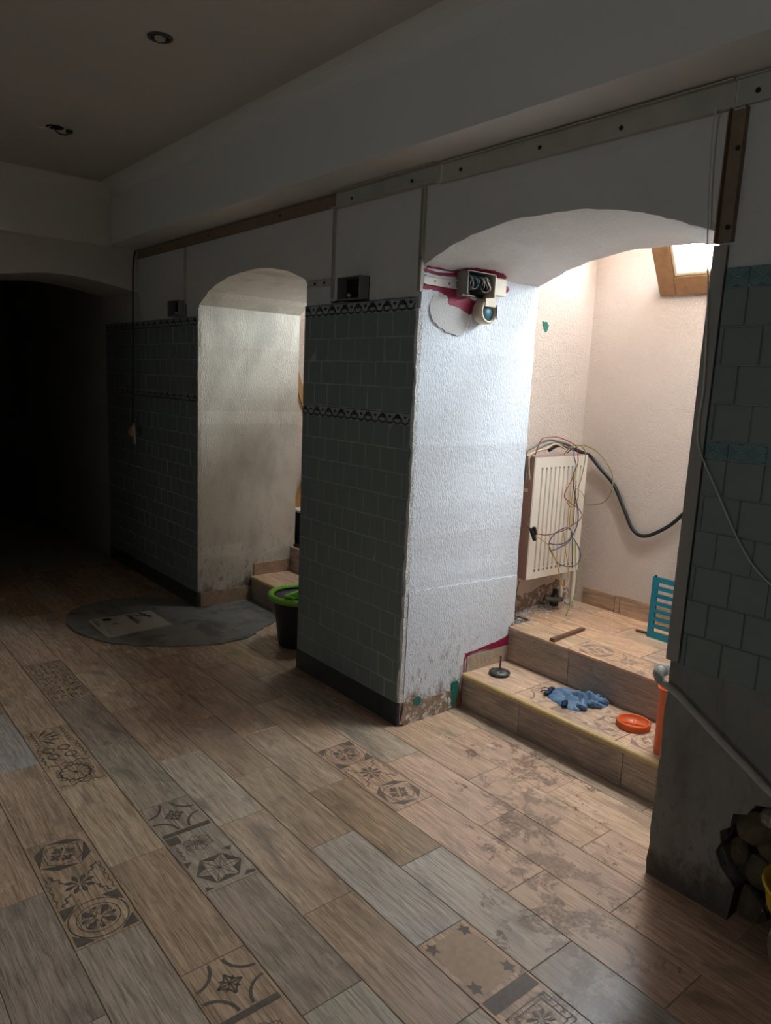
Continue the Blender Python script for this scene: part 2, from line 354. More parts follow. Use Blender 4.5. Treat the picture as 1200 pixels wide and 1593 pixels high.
def jag_vert(x, z0, z1, n, a, up=True):
    zs = [z0 + (z1 - z0) * i / n for i in range(1, n)]
    return [(x + rj.uniform(-a, a), z) for z in zs]
def build_arcade():
    out = [(-9.0, 0.0), (-4.30, 0.0)] + jag_vert(-4.30, 0, 1.915, 24, 0.0035) + ARCH1 + jag_vert(-3.112, 1.955, 0, 10, 0.002) + [(-3.112, 0.0), (-2.28, 0.0)]
    out += jag_vert(-2.28, 0, 1.965, 30, 0.003) + ARCH2 + jag_vert(-1.063, 1.944, 0.0, 24, 0.002) + [(-1.061, 0.0)] + HOLE + [(1.6, 0.0), (1.6, 2.85), (-9.0, 2.85)]
    n = len(out)
    vs = [(x, WY, z) for x, z in out] + [(x, WB, z) for x, z in out]
    fs = [tuple(range(n)), tuple(range(n, 2 * n))] + [(i, i + n, (i + 1) % n + n, (i + 1) % n) for i in range(n)]
    me = bpy.data.meshes.new('wall_right'); me.from_pydata(vs, [], fs)
    for k in ('paint', 'jamb', 'soffit', 'cream', 'pink', 'dirty'): me.materials.append(M[k])
    bm = bmesh.new(); bm.from_mesh(me); bmesh.ops.recalc_face_normals(bm, faces=bm.faces); bm.to_mesh(me); bm.free()
    for p in me.polygons:
        c = p.center
        if abs(p.normal.y) > 0.9: p.material_index = 0 if c.y < 2.4 else 4
        elif -2.5 < c.x < -1.0: p.material_index = 1 if c.z < 1.955 else 2
        elif c.x < -3.0: p.material_index = 3
        else: p.material_index = 5
    o = link('wall_right', me)
    tag(o, 'thick white plastered wall with two arched openings', kind='structure'); return o
wall = build_arcade()

# bare concrete render on the lower part of the near pillar (part of the wall)
def near_render():
    pts = [(-1.061, 0.0)] + jag_vert(-1.061, 0, 0.715, 14, 0.004) + [(-1.060, 0.712), (-0.95, 0.716), (1.6, 0.70), (1.6, 0.0)]
    cut = [(x, z) for x, z in HOLE][::-1]
    poly = pts + cut
    MB().prism([(x, z) for x, z in poly], 1, WY - 0.004, WY + 0.001).obj('concrete_render', 'dirty', wall)
near_render()

def struct(name, mb, m, label=None, parent=None):
    o = mb.obj(name, m, parent)
    if parent is None: tag(o, label, kind='structure')
    return o
floor = struct('floor', MB().box((-9.0, -3.0, -0.12), (1.6, 3.6, -0.0025)).box((-9.0, -3.0, -0.008), (-6.002, WB, -0.0004)).box((1.1, -3.0, -0.008), (1.6, WB, -0.0004)), 'grout', 'wood-look tiled floor with patterned planks')
struct('ceiling', MB().box((-9.0, -3.0, CEIL), (1.6, WY, CEIL + 0.12)), 'ceil', 'dull white flat ceiling')
# bulkhead with a soft cove where it meets the ceiling
def bulkhead():
    r = 0.09; yf = 1.822; z1 = CEIL + 0.02
    pts = [(WY, BULK), (yf, BULK)] + [(yf - r + r * math.cos(a), CEIL - r + r * math.sin(a)) for a in [i * PI / 16 for i in range(0)]]
    pts += [(yf, CEIL - r)] + [(yf - r * (1 - math.cos(t)), CEIL - r * (1 - math.sin(t))) for t in [PI / 16 * i for i in range(1, 9)]] + [(yf - r, z1), (WY, z1)]
    struct('ceiling_bulkhead', MB().prism(pts, 0, -5.28, 1.6), 'bulk', 'white boxed bulkhead along the arched wall')
    xf = -5.205; pts = [(-5.28, BULK - 0.012), (xf, BULK - 0.012), (xf, CEIL - r)] + [(xf + r * (1 - math.cos(t)), CEIL - r * (1 - math.sin(t))) for t in [PI / 16 * i for i in range(1, 9)]] + [(xf + r, z1), (-5.28, z1)]
    m = MB(); n = len(pts); m.add([(x, -3.0, z) for x, z in pts] + [(x, 1.822, z) for x, z in pts], [tuple(range(n)), tuple(range(n, 2 * n))] + [(i, (i + 1) % n, (i + 1) % n + n, i + n) for i in range(n)])
    struct('ceiling_bulkhead', m, 'bulk', 'shallow white bulkhead along the far wall')
bulkhead()
# far wall with its own arch, flush with the arcade wall on the right
FA = spline([(1.0, 2.04), (1.147, 2.068), (1.375, 2.103), (1.534, 2.112), (1.742, 2.096), (2.0319, 2.048)])
def far_wall():
    out = [(-3.0, 0.0), (1.0, 0.0)] + FA + [(WY, 2.048), (WY, CEIL), (-3.0, CEIL)]
    struct('wall_far', MB().prism(out, 0, -5.93, -5.28), 'paint', 'dark far wall with a wide arched doorway')
far_wall()
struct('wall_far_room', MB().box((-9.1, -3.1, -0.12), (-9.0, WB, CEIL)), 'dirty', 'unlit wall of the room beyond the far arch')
# wall behind the camera and the side wall to the right of the camera
m_ = MB().box((-9.0, -3.1, -0.12), (-0.77, -3.0, CEIL)).box((-0.43, -3.1, -0.12), (1.6, -3.0, CEIL)).box((-0.77, -3.1, -0.12), (-0.43, -3.0, 1.52)).box((-0.77, -3.1, 1.76), (-0.43, -3.0, CEIL))
struct('wall_near', m_, 'paint', 'wall behind the viewer with an added small window for fill light')
struct('added_window_4', MB().box((-0.77, -3.06, 1.52), (-0.43, -3.05, 1.76)), 'glass', 'added small window behind the viewer for fill light')  # unseen window, added to bring fill light into the dark room
struct('wall_end', MB().box((1.6, -3.1, -0.12), (1.7, WB, CEIL + 0.1)), 'paint', 'end wall to the right of the viewer')

# ------------------------------------------------------------------ light shafts behind the two openings
XL = -2.43
def shaft_big():
    YB = 3.40
    struct('wall_shaft_left', MB().box((XL - 0.1, WB, 0.0), (XL, YB + 0.1, 2.85)), 'pink', 'pale pink side wall of the light shaft behind the radiator')
    x0, x1, z0, z1 = -2.0, -1.06, 2.0, 2.60
    m = MB().box((XL, YB, 0.0), (-0.80, YB + 0.1, z0)).box((XL, YB, z1), (-0.80, YB + 0.1, 2.85)).box((XL, YB, z0), (x0, YB + 0.1, z1)).box((x1, YB, z0), (-0.80, YB + 0.1, z1))
    struct('wall_shaft_back', m, 'pink', 'pale pink back wall of the light shaft')
    struct('wall_shaft_right', MB().box((-0.90, WB, 0.0), (-0.80, YB, 2.85)), 'pink', 'pale pink near side wall of the light shaft')
    m = MB().box((XL, WB, 2.75), (-2.0, YB, 2.85)).box((-1.0, WB, 2.75), (-0.90, YB, 2.85)).box((-2.0, WB, 2.75), (-1.0, 2.84, 2.85)).box((-2.0, 3.30, 2.75), (-1.0, YB, 2.85))
    struct('ceiling_shaft', m, 'pink', 'top of the light shaft around an added roof light')
    struct('added_window_2', MB().box((-2.0, 2.84, 2.84), (-1.0, 3.30, 2.846)), 'glass', 'added roof light glazing above the light shaft')  # out-of-view roof light, added to brighten the shaft and room
    # roof window leaning inwards from its sill
    t = empty('window_1', (-2.034, 3.398, 1.985), (0, 0, 0)); tag(t, 'tilted brown wooden window with a bright sky behind it', kind='structure')
    A = math.radians(60); ca, sa = math.cos(A), math.sin(A); Wd, H = 0.98, 0.60
    rot = (math.radians(90) + math.radians(30), 0, 0)      # local x along the sill, local y up the slope, local z towards the shaft
    def part(name, a, b, m, c=0.003):
        return MB().cbox(a, b, c).obj(name, m, t, rot=(A, 0, 0) if False else (PI - A, 0, 0))
    # local frame: rotate (x, y) so that +y runs up and inwards
    def bar(name, x0, x1, y0, y1, w0, w1, m):
        mb = MB(); vs = []
        for (x, y, w) in [(x0, y0, w0), (x1, y0, w0), (x1, y1, w0), (x0, y1, w0), (x0, y0, w1), (x1, y0, w1), (x1, y1, w1), (x0, y1, w1)]:
            vs.append((x, -ca * y - sa * w, sa * y - ca * w))
        mb.add(vs, [(0, 3, 2, 1), (4, 5, 6, 7), (0, 1, 5, 4), (1, 2, 6, 5), (2, 3, 7, 6), (3, 0, 4, 7)])
        o = mb.obj(name, m, t); bv = o.modifiers.new('bevel', 'BEVEL'); bv.width = 0.004; bv.segments = 2
        return o
    bar('stile', 0, 0.085, 0, H, -0.03, 0.03, 'window_wood'); bar('stile', Wd - 0.085, Wd, 0, H, -0.03, 0.03, 'window_wood')
    bar('bottom_rail', 0.085, Wd - 0.085, 0, 0.09, -0.03, 0.029, 'window_wood'); bar('top_rail', 0.085, Wd - 0.085, H - 0.08, H, -0.03, 0.029, 'window_wood')
    bar('glazing_bead', 0.085, 0.10, 0.09, H - 0.08, -0.005, 0.016, 'beige_pl'); bar('glazing_bead', 0.10, Wd - 0.1, 0.09, 0.105, -0.005, 0.016, 'beige_pl')
    bar('pane', 0.10, Wd - 0.10, 0.105, H - 0.08, -0.003, 0.003, 'glass')
    lump('foam_filler', 'white_pl', (-0.010, -0.012, 0.05), (0.013, 0.016, 0.055), t, 5)
shaft_big()
def shaft_small():
    YB = 3.45; x0, x1 = -4.46, -2.95
    struct('wall_shaft_left', MB().box((x0 - 0.1, WB, 0.0), (x0, YB + 0.1, 2.85)), 'pink', 'pale side wall of the far light shaft')
    a, b, c, d = -4.05, -3.45, 1.87, 2.37
    m = MB().box((x0, YB, 0.0), (x1 + .1, YB + .1, c)).box((x0, YB, d), (x1 + .1, YB + .1, 2.85)).box((x0, YB, c), (a, YB + .1, d)).box((b, YB, c), (x1 + .1, YB + .1, d))
    struct('wall_shaft_back', m, 'pink', 'back wall of the far light shaft')
    struct('wall_shaft_right', MB().box((x1, WB, 0.0), (x1 + 0.1, YB, 2.85)), 'pink', 'near side wall of the far light shaft')
    struct('ceiling_shaft', MB().box((x0, WB, 2.75), (-3.70, YB, 2.85)).box((-3.30, WB, 2.75), (x1, YB, 2.85)).box((-3.70, WB, 2.75), (-3.30, 2.88, 2.85)).box((-3.70, 3.22, 2.75), (-3.30, YB, 2.85)), 'pink', 'top of the far light shaft')
    struct('added_window_5', MB().box((-3.70, 2.88, 2.84), (-3.30, 3.22, 2.846)), 'glass', 'added small roof light above the far light shaft')  # second out-of-view roof light, added for more light in the niche
    t = empty('added_window_3', (a, YB + .03, c)); tag(t, 'added small window in the back wall of the far light shaft', kind='structure')  # unseen window, added so light reaches the far niche jamb
    for nm, p, q, m in (('stile', (0, 0, 0), (.04, .04, d - c), 'window_wood'), ('stile', (b - a - .04, 0, 0), (b - a, .04, d - c), 'window_wood'), ('rail', (.04, 0, 0), (b - a - .04, .04, .04), 'window_wood'), ('rail', (.04, 0, d - c - .04), (b - a - .04, .04, d - c), 'window_wood'), ('pane', (.04, .017, .04), (b - a - .04, .023, d - c - .04), 'glass')):
        MB().box(p, q).obj(nm, m, t)
shaft_small()
# dark recess in the near pillar
struct('wall_recess', MB().box((-0.90, 2.50, 0.0), (-0.30, 2.56, 0.48)), 'dirty', 'dark back of the broken hole in the near pillar')

# ------------------------------------------------------------------ printed motifs (flat polygons, unit cell 0..1)
def ring(cx, cy, r0, r1, n=36, a0=0.0, a1=2 * PI):
    k = max(3, int(n * abs(a1 - a0) / (2 * PI)))
    out = []
    for i in range(k):
        t0 = a0 + (a1 - a0) * i / k; t1 = a0 + (a1 - a0) * (i + 1) / k
        out.append([(cx + r0 * math.cos(t0), cy + r0 * math.sin(t0)), (cx + r1 * math.cos(t0), cy + r1 * math.sin(t0)), (cx + r1 * math.cos(t1), cy + r1 * math.sin(t1)), (cx + r0 * math.cos(t1), cy + r0 * math.sin(t1))])
    return out
def petal(cx, cy, a, r0, r1, w, tip=0.55):
    c, s = math.cos(a), math.sin(a)
    prof = [(r0, 0.15 * w), (r0 + (r1 - r0) * 0.35, 0.45 * w), (r0 + (r1 - r0) * tip, w), (r0 + (r1 - r0) * 0.85, 0.6 * w), (r1, 0.0)]
    pts = [(r, d) for r, d in prof] + [(r, -d) for r, d in prof[-2::-1]]
    return [[(cx + r * c - d * s, cy + r * s + d * c) for r, d in pts]]
def stroke(pts, w):
    out = []
    for (x0, y0), (x1, y1) in zip(pts[:-1], pts[1:]):
        l = math.hypot(x1 - x0, y1 - y0) or 1; nx, ny = -(y1 - y0) / l * w / 2, (x1 - x0) / l * w / 2
        out.append([(x0 + nx, y0 + ny), (x1 + nx, y1 + ny), (x1 - nx, y1 - ny), (x0 - nx, y0 - ny)])
    return out
def wave(p0, p1, amp, n, k=26):
    (x0, y0), (x1, y1) = p0, p1; l = math.hypot(x1 - x0, y1 - y0); nx, ny = -(y1 - y0) / l, (x1 - x0) / l
    return [(x0 + (x1 - x0) * i / k + nx * amp * math.sin(2 * PI * n * i / k), y0 + (y1 - y0) * i / k + ny * amp * math.sin(2 * PI * n * i / k)) for i in range(k + 1)]
def cell_ring():
    P = ring(.5, .5, .33, .345, 40) + ring(.5, .5, .455, .475, 44)
    for i in range(4): P += petal(.5, .5, PI / 4 + i * PI / 2, .06, .30, .075) + petal(.5, .5, i * PI / 2, .18, .28, .045)
    for i in range(4): P += ring(.5 + .17 * math.cos(PI / 4 + i * PI / 2), .5 + .17 * math.sin(PI / 4 + i * PI / 2), .105, .12, 14)
    for sx, sy in ((0, 0), (1, 0), (1, 1), (0, 1)):
        x = .07 if sx == 0 else .93; y = .07 if sy == 0 else .93
        P += [[(sx, sy), (abs(sx - .30), sy), (x + (0.09 if sx == 0 else -0.09), y + (0.09 if sy == 0 else -0.09)), (sx, abs(sy - .30))]]
    return P
def cell_flower():
    P = []
    for i in range(8): P += petal(.5, .5, i * PI / 4 + .2, .04, .27, .05)
    for (a, b) in (((.05, .1), (.32, .28)), ((.05, .9), (.32, .72)), ((.95, .1), (.68, .28)), ((.95, .9), (.68, .72))): P += stroke(wave(a, b, .03, 2), .03)
    P += stroke(wave((.08, .04), (.92, .04), .025, 4), .022) + stroke(wave((.08, .96), (.92, .96), .025, 4), .022)
    return P
def cell_oct():
    P = []; o = [(.28, .06), (.72, .06), (.94, .3), (.94, .7), (.72, .94), (.28, .94), (.06, .7), (.06, .3)]
    i_ = [(.32, .20), (.68, .20), (.80, .34), (.80, .66), (.68, .80), (.32, .80), (.20, .66), (.20, .34)]
    for k in range(8): P += [[o[k], o[(k + 1) % 8], i_[(k + (k % 2)) % 8]]]
    P += stroke(i_ + [i_[0]], .02)
    for k in range(4): P += petal(.5, .5, k * PI / 2 + .3, .03, .25, .06) + petal(.5, .5, k * PI / 2 + .3 + .5, .08, .22, .03) + petal(.5, .5, k * PI / 2 + .3 - .5, .08, .22, .03)
    return P
def cell_arcs():
    P = []
    for (x, y, a) in ((0, 0, 0), (1, 0, PI / 2), (1, 1, PI), (0, 1, 1.5 * PI)): P += ring(x, y, .36, .41, 40, a, a + PI / 2)
    for k in range(4): P += stroke([(.5, .5), (.5 + .2 * math.cos(k * PI / 2), .5 + .2 * math.sin(k * PI / 2))], .03) + stroke([(.5 + .2 * math.cos(k * PI / 2), .5 + .2 * math.sin(k * PI / 2)), (.5 + .1 * math.cos(k * PI / 2 + PI / 4), .5 + .1 * math.sin(k * PI / 2 + PI / 4)), (.5 + .2 * math.cos((k + 1) * PI / 2), .5 + .2 * math.sin((k + 1) * PI / 2))], .028) + petal(.5, .5, k * PI / 2 + PI / 4, .02, .17, .03)
    return P
def cell_leafrose():
    P = []
    for k in range(6):
        a = k * PI / 3; cx, cy = .5 + .17 * math.cos(a), .5 + .17 * math.sin(a)
        P += ring(cx, cy, .10, .118, 16) + stroke([(.5, .5), (.5 + .33 * math.cos(a), .5 + .33 * math.sin(a))], .014)
    P += ring(.5, .5, .05, .065, 12) + [[(0, 0), (.30, 0), (.30, .26), (0, .26)]] + stroke(wave((.4, .1), (.95, .1), .03, 3), .02)
    return P
def cell_star6():
    P = []
    for k in range(6):
        a0 = k * PI / 3 + PI / 6; a1 = a0 + PI / 3; am = a0 + PI / 6
        q = lambda r, a: (.5 + r * math.cos(a), .5 + r * math.sin(a))
        P += [[q(.44, a0), q(.44, a1), q(.24, am)]]
        P += stroke([(.5, .5), q(.42, a0)], .014) + stroke([(.5, .5), q(.24, am)], .010)
    P += [[(.0, .78), (.14, .9), (0, 1)], [(1, .0), (.86, .06), (1, .2)], [(.86, .86), (1, .75), (1, 1), (.9, 1)], [(0, 0), (.2, 0), (.05, .16)]]
    return P
def leaf5(cx, cy, r, a0):
    pts = []
    for k in range(10):
        a = a0 + k * PI / 5; rr = r if k % 2 == 0 else r * .5
        pts.append((cx + rr * math.cos(a), cy + rr * math.sin(a)))
    return [pts]
def cell_maple():
    return leaf5(.12, .14, .12, .6) + leaf5(.12, .86, .12, 1.6) + leaf5(.84, .14, .12, 2.6) + leaf5(.84, .86, .12, 3.6)
def cell_carpet():
    P = stroke([(.06, .08), (.94, .08), (.94, .92), (.06, .92), (.06, .08)], .02) + stroke([(.16, .2), (.84, .2), (.84, .8), (.16, .8), (.16, .2)], .02)
    for k in range(8): P += petal(.5, .5, k * PI / 4, .05, .25, .04)
    for i in range(5): P += stroke(wave((.1 + .18 * i, .1), (.1 + .18 * i, .19), .02, 1, 8), .02) + stroke(wave((.1 + .18 * i, .81), (.1 + .18 * i, .9), .02, 1, 8), .02)
    return P
def cell_lattice():
    P = []
    for i in range(4):
        for j in range(4):
            x, y = .125 + .25 * i, .125 + .25 * j
            P += ring(x, y, .075, .10, 10, .4 * i, .4 * i + 4.5) + petal(x, y, .8 * i + j, .02, .11, .025)
    return P
def cell_oo():
    P = []
    for x, y in ((.25, .28), (.25, .62), (.62, .3), (.66, .66)): P += ring(x, y, .10, .14, 14) + stroke(wave((x + .1, y - .1), (x + .22, y + .12), .03, 1, 8), .03)
    return P + stroke(wave((.05, .06), (.95, .06), .03, 4), .03) + stroke(wave((.05, .94), (.95, .94), .03, 4), .03)
def cell_wheel():
    P = ring(.5, .5, .30, .325, 30)
    for k in range(12): P += stroke([(.5, .5), (.5 + .3 * math.cos(k * PI / 6), .5 + .3 * math.sin(k * PI / 6))], .014) + ring(.5 + .33 * math.cos(k * PI / 6), .5 + .33 * math.sin(k * PI / 6), .05, .075, 10)
    return P + stroke(wave((.06, .05), (.06, .95), .04, 3), .03) + stroke(wave((.94, .05), (.94, .95), .04, 3), .03)
def cell_scallop():
    P = []
    for k in range(6): P += ring(.1 + .16 * k, .9, .07, .10, 10, PI, 2 * PI) + ring(.1 + .16 * k, .1, .07, .10, 10, 0, PI)
    for k in range(5): P += petal(.5, .2, PI / 2 + (k - 2) * .5, .1, .55, .05)
    return P
def place(cells, Lx, Ly, flip=False):
    # cells: list of (polys, u0, u1) along the plank length; returns polygons centred on the plank
    out = []
    for polys, u0, u1 in cells:
        for p in polys:
            q = [((u0 + (u1 - u0) * x) * Lx, y * Ly) for x, y in p]
            if flip: q = [(Lx - x, Ly - y) for x, y in q]
            out.append([(min(max(x, .003), Lx - .003) - Lx / 2, min(max(y, .003), Ly - .003) - Ly / 2) for x, y in q])
    return out
bar_ = [[(.0, .0), (1, .0), (1, 1), (0, 1)]]
T = 1 / 3
PRINTS = {
    'A': [(cell_oct(), 0, T), (cell_flower(), T, 2 * T), (cell_ring(), 2 * T, 1)],
    'B': [(cell_arcs(), 0, .34), (bar_, .35, .39), (cell_leafrose(), .40, .68), (cell_star6(), .68, 1)],
    'C': [(cell_maple(), 0, .44), (bar_, .45, .54), (cell_carpet(), .57, .80), (cell_lattice(), .82, 1)],
    'D': [(cell_scallop(), 0, .30), (cell_oo(), .30, .62), (cell_wheel(), .62, 1)],
    'E': [(cell_lattice(), 0, .5), (cell_lattice(), .5, 1)],
}

# ------------------------------------------------------------------ floor planks
ROWH, PL = 0.1829, 0.5205
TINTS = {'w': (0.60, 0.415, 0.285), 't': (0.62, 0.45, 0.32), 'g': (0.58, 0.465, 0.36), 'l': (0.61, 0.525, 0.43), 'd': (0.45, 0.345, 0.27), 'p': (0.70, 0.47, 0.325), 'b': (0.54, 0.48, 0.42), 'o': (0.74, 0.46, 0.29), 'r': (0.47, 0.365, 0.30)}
SPEC = {(0, -1): 'd', (5, -1): 'l', (6, 0): 'l', (6, 1): 'b', (3, -1): 'd', (3, -3): 'g', (4, -2): 'g', (3, -4): 'd', (1, -4): 'b', (8, -2): 'g', (6, -1): 'w', (2, -1): 'w', (1, -1): 'g', (3, 0): 'l', (4, -1): 't', (4, 0): 't',
        (7, -1): 'p', (8, -1): 'p', (9, -1): 'p', (9, -2): 'p', (10, -1): 'p', (10, -2): 'p', (8, 0): 'p', (7, 0): 'p', (9, 0): 'p', (10, 0): 'p', (5, -2): 't', (4, -3): 't', (11, -1): 't', (11, -2): 't', (8, 1): 'p', (7, 1): 'p', (5, 1): 'w', (4, 1): 'g', (9, -3): 'p'}
MOTIF = {(1, -2): ('A', False, 'w'), (3, -2): ('B', False, 'g'), (7, -2): ('A', True, 'p'), (2, 0): ('B', False, 'w'), (5, 0): ('C', False, 'p'), (2, -3): ('D', False, 'w'), (3, -5): ('E', False, 'w'), (7, -5): ('E', False, 'w'), (5, 2): ('A', False, 'w'), (-1, -2): ('A', False, 'w')}
G = 0.0022
plank_me = MB().cbox((-PL / 2 + G / 2, -ROWH / 2 + G / 2, -0.008), (PL / 2 - G / 2, ROWH / 2 - G / 2, 0.0), 0.0012).mesh('plank', 'plank')
PRINT_ME = {}
def print_mesh(kind, flip, Lx=PL, Ly=ROWH, m='print'):
    k = (kind, flip, Lx, m)
    if k not in PRINT_ME:
        PRINT_ME[k] = MB().flat(place(PRINTS[kind], Lx - .012, Ly - .012, flip)).mesh('printed_motif', m, fix=False)
        for p in PRINT_ME[k].polygons: pass
    return PRINT_ME[k]
def tint(o, key, jit=0.10, seed=0):
    r = random.Random(seed); c = TINTS[key]; f = 1 + r.uniform(-jit, jit)
    o.color = (c[0] * f, c[1] * f * (1 + r.uniform(-.02, .02)), c[2] * f * (1 + r.uniform(-.04, .04)), 1)
for row in range(-5, 12):
    y0 = 0.494 + (row - 1) * ROWH; ph = -1.262 if row % 2 == 1 else -1.543
    for k in range(-9, 5):
        x0 = ph + k * PL
        if x0 < -6.0 or x0 > 0.5: continue
        key = SPEC.get((row, k)) or random.Random(row * 31 + k * 7).choice('wwtwwtgwt')
        mo = MOTIF.get((row, k))
        if mo: key = mo[2]
        if row >= 11:
            # last course is cut to a strip along the step; only inside the openings
            if not (-4.35 < x0 + PL / 2 < -3.0 or -2.6 < x0 + PL / 2 < -1.0): continue
            a, b = x0 + G / 2, x0 + PL - G / 2
            lo, hi = (-2.28, -1.065) if x0 > -2.9 else (-4.30, -3.112)
            a, b = max(a, lo), min(b, hi)
            if b - a < 0.03: continue
            me = MB().cbox((a - x0 - PL / 2, -ROWH / 2 + G / 2, -0.008), (b - x0 - PL / 2, 2.412 - y0 - ROWH / 2, 0.0), 0.0012).mesh('plank', 'plank')
            o = link('plank', me, None, floor, (x0 + PL / 2, y0 + ROWH / 2, 0.0))
        else:
            o = link('plank', plank_me, None, floor, (x0 + PL / 2, y0 + ROWH / 2, random.Random(row * 77 + k).uniform(-0.0006, 0.0)))
        tint(o, key, 0.12, row * 131 + k * 17)
        if mo:
            link('printed_motif', print_mesh(mo[0], mo[1], m='print_mid' if row == 7 or row == 5 else 'print'), None, o, (0, 0, 0.0006))
            if mo[0] == 'C':
                f = MB().flat([[(-PL / 2 + .02, -ROWH / 2 + .02), (-PL / 2 + .22, -ROWH / 2 + .02), (-PL / 2 + .22, ROWH / 2 - .02), (-PL / 2 + .02, ROWH / 2 - .02)]]).obj('printed_field', 'print_rust', o, loc=(0, 0, 0.0003), fix=False)

# cement patch and the printed card lying on it
def patch():
    pts = [(-4.45, 1.24), (-4.60, 1.30), (-4.70, 1.42), (-4.74, 1.56), (-4.72, 1.75), (-4.60, 1.92), (-4.45, 2.02), (-4.300, 2.03), (-4.298, 2.20), (-4.298, 2.40), (-4.05, 2.405), (-3.80, 2.30), (-3.72, 2.16), (-3.63, 2.02), (-3.62, 1.86), (-3.68, 1.68), (-3.78, 1.52), (-3.93, 1.36), (-4.10, 1.27), (-4.28, 1.23)]
    P = [(p.x, p.y) for p in catmull([Vector((x, y, 0)) for x, y in pts + [pts[0]]], 4)][:-1]
    r = random.Random(5); P = [(x + r.uniform(-.008, .008), y + r.uniform(-.008, .008)) for x, y in P]
    o = MB().prism(P, 2, 0.0, 0.006).obj('floor_patch', 'cement'); tag(o, 'bare grey cement patch in the tiled floor', kind='structure')
patch()
def card():
    t = empty('printed_card', (-4.215, 1.545, 0.006), (0, 0, 0.0)); tag(t, 'off-white printed card lying flat on the cement patch', 'card')
    q = [(-.172, -.198), (.192, -.198), (.158, .196), (-.170, .192)]
    MB().prism(q, 2, 0.0, 0.004).obj('sheet', 'card', t)
    r = random.Random(4); P = []
    for i in range(16):
        x = -.15 + .02 * i * .6; P.append([(x, .02 + r.uniform(0, .02)), (x + .008, .02), (x + .008, .045 + r.uniform(0, .04)), (x, .05)])
    Q = [P, stroke(wave((-.16, .11), (-.04, .15), .012, 3), .012), stroke(wave((-.13, .06), (-.05, .16), .01, 2), .014), [[(-.15, -.12), (-.11, -.12), (-.105, -.07), (-.15, -.075)]], [[(-.04, -.08), (-.02, -.1), (-.01, -.05)]],
         stroke([(-.16, -.17), (-.02, -.175)], .006), stroke([(-.16, -.155), (-.05, -.16)], .004), stroke([(.03, -.15), (.14, -.16)], .004)]
    for i, q in enumerate(Q): MB().flat(q).obj('printed_mark', 'motif', t, loc=(0, 0, 0.0045), fix=False)
card()

# ------------------------------------------------------------------ steps up into the light shafts
def wood_part(name, mb, parent, key, m='riser', seed=0, loc=None):
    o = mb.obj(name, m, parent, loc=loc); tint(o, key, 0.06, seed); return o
def steps(x0, x1, xs0, xs1, ybk, r1j, r2j, motifs, label):
    s = empty('stair_steps', ((x0 + x1) / 2, 2.41, 0)); tag(s, label, kind='structure'); ox, oy = (x0 + x1) / 2, 2.41
    s.location = (0, 0, 0)
    MB().box((x0 + .001, 2.42, 0.0), (x1 - .001, 2.72, 0.155)).box((x0 + .001, 2.725, 0.0), (x1 - .001, WB - .001, 0.33)).box((xs0 + .001, WB + .001, 0.0), (xs1 - .001, ybk - .001, 0.33)).obj('masonry_core', 'cement', s)
    e = [x0 + .001] + r1j + [x1 - .001]
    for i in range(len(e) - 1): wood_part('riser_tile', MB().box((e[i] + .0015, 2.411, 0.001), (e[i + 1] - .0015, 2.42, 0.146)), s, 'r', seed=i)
    e = [x0 + .001] + r2j + [x1 - .001]
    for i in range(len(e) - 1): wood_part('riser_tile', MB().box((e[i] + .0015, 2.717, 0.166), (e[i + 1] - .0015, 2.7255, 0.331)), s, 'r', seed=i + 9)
    # gold nosing strip
    MB().prism([(2.402, 0.146), (2.402, 0.160), (2.406, 0.1655), (2.424, 0.167), (2.424, 0.1555), (2.410, 0.1555), (2.410, 0.146)], 0, x0 + .002, x1 - .002).obj('nosing_strip', 'brass', s)
    # tread of the first step
    e = [x0 + .001] + [x0 + .30, x0 + .82] + [x1 - .001]
    for i in range(len(e) - 1):
        cx = (e[i] + e[i + 1]) / 2
        o = wood_part('tread_tile', MB().cbox((e[i] + .0015 - cx, 2.4245 - 2.57, -.010), (e[i + 1] - .0015 - cx, 2.7155 - 2.57, 0.0), .001), s, 'p' if i != 1 else 'p', 'plank', i + 20, (cx, 2.57, .165))
        if motifs and i >= 1: link('printed_motif', print_mesh('B' if i == 1 else 'A', False, e[i + 1] - e[i] - .02, .22, 'print_soft'), None, o, (0.0, -.02, .0005))
    # landing planks
    yy = 2.714; r = 0
    while yy < ybk - .02:
        y1 = min(yy + ROWH, ybk - .001); e0 = x0 if yy < WB - .05 else xs0
        lo, hi = (x0 + .001, x1 - .001) if r == 0 else (xs0 + .001, xs1 - .001)
        cuts = [lo] + [c for c in [x0 + .36 + .26 * (r % 2) + PL * k - PL for k in range(5)] if lo + .05 < c < hi - .05] + [hi]
        for i in range(len(cuts) - 1):
            cx, cy = (cuts[i] + cuts[i + 1]) / 2, (yy + y1) / 2
            o = wood_part('landing_plank', MB().cbox((cuts[i] + .0015 - cx, yy + .0015 - cy, -.010), (cuts[i + 1] - .0015 - cx, y1 - .0015 - cy, 0.0), .001), s, 'o' if (i + r) % 3 else 'p', 'plank', i + r * 5 + 40, (cx, cy, .34))
            if motifs and r == 0 and i == 1 + 0: link('printed_motif', print_mesh('A', False, cuts[i + 1] - cuts[i] - .01, ROWH, 'print_soft'), None, o, (0, 0, .0005))
        yy = y1; r += 1
    return s
st_big = steps(-2.279, -1.066, XL, -0.90, 3.399, [-1.924, -1.406], [-1.907, -1.39], True, 'two wood-tiled steps with gold edging rising into the bright light shaft')
st_small = steps(-4.299, -3.113, -4.46, -2.95, 3.449, [-3.9, -3.4], [-3.95, -3.45], False, 'two wood-tiled steps in the far arched niche')
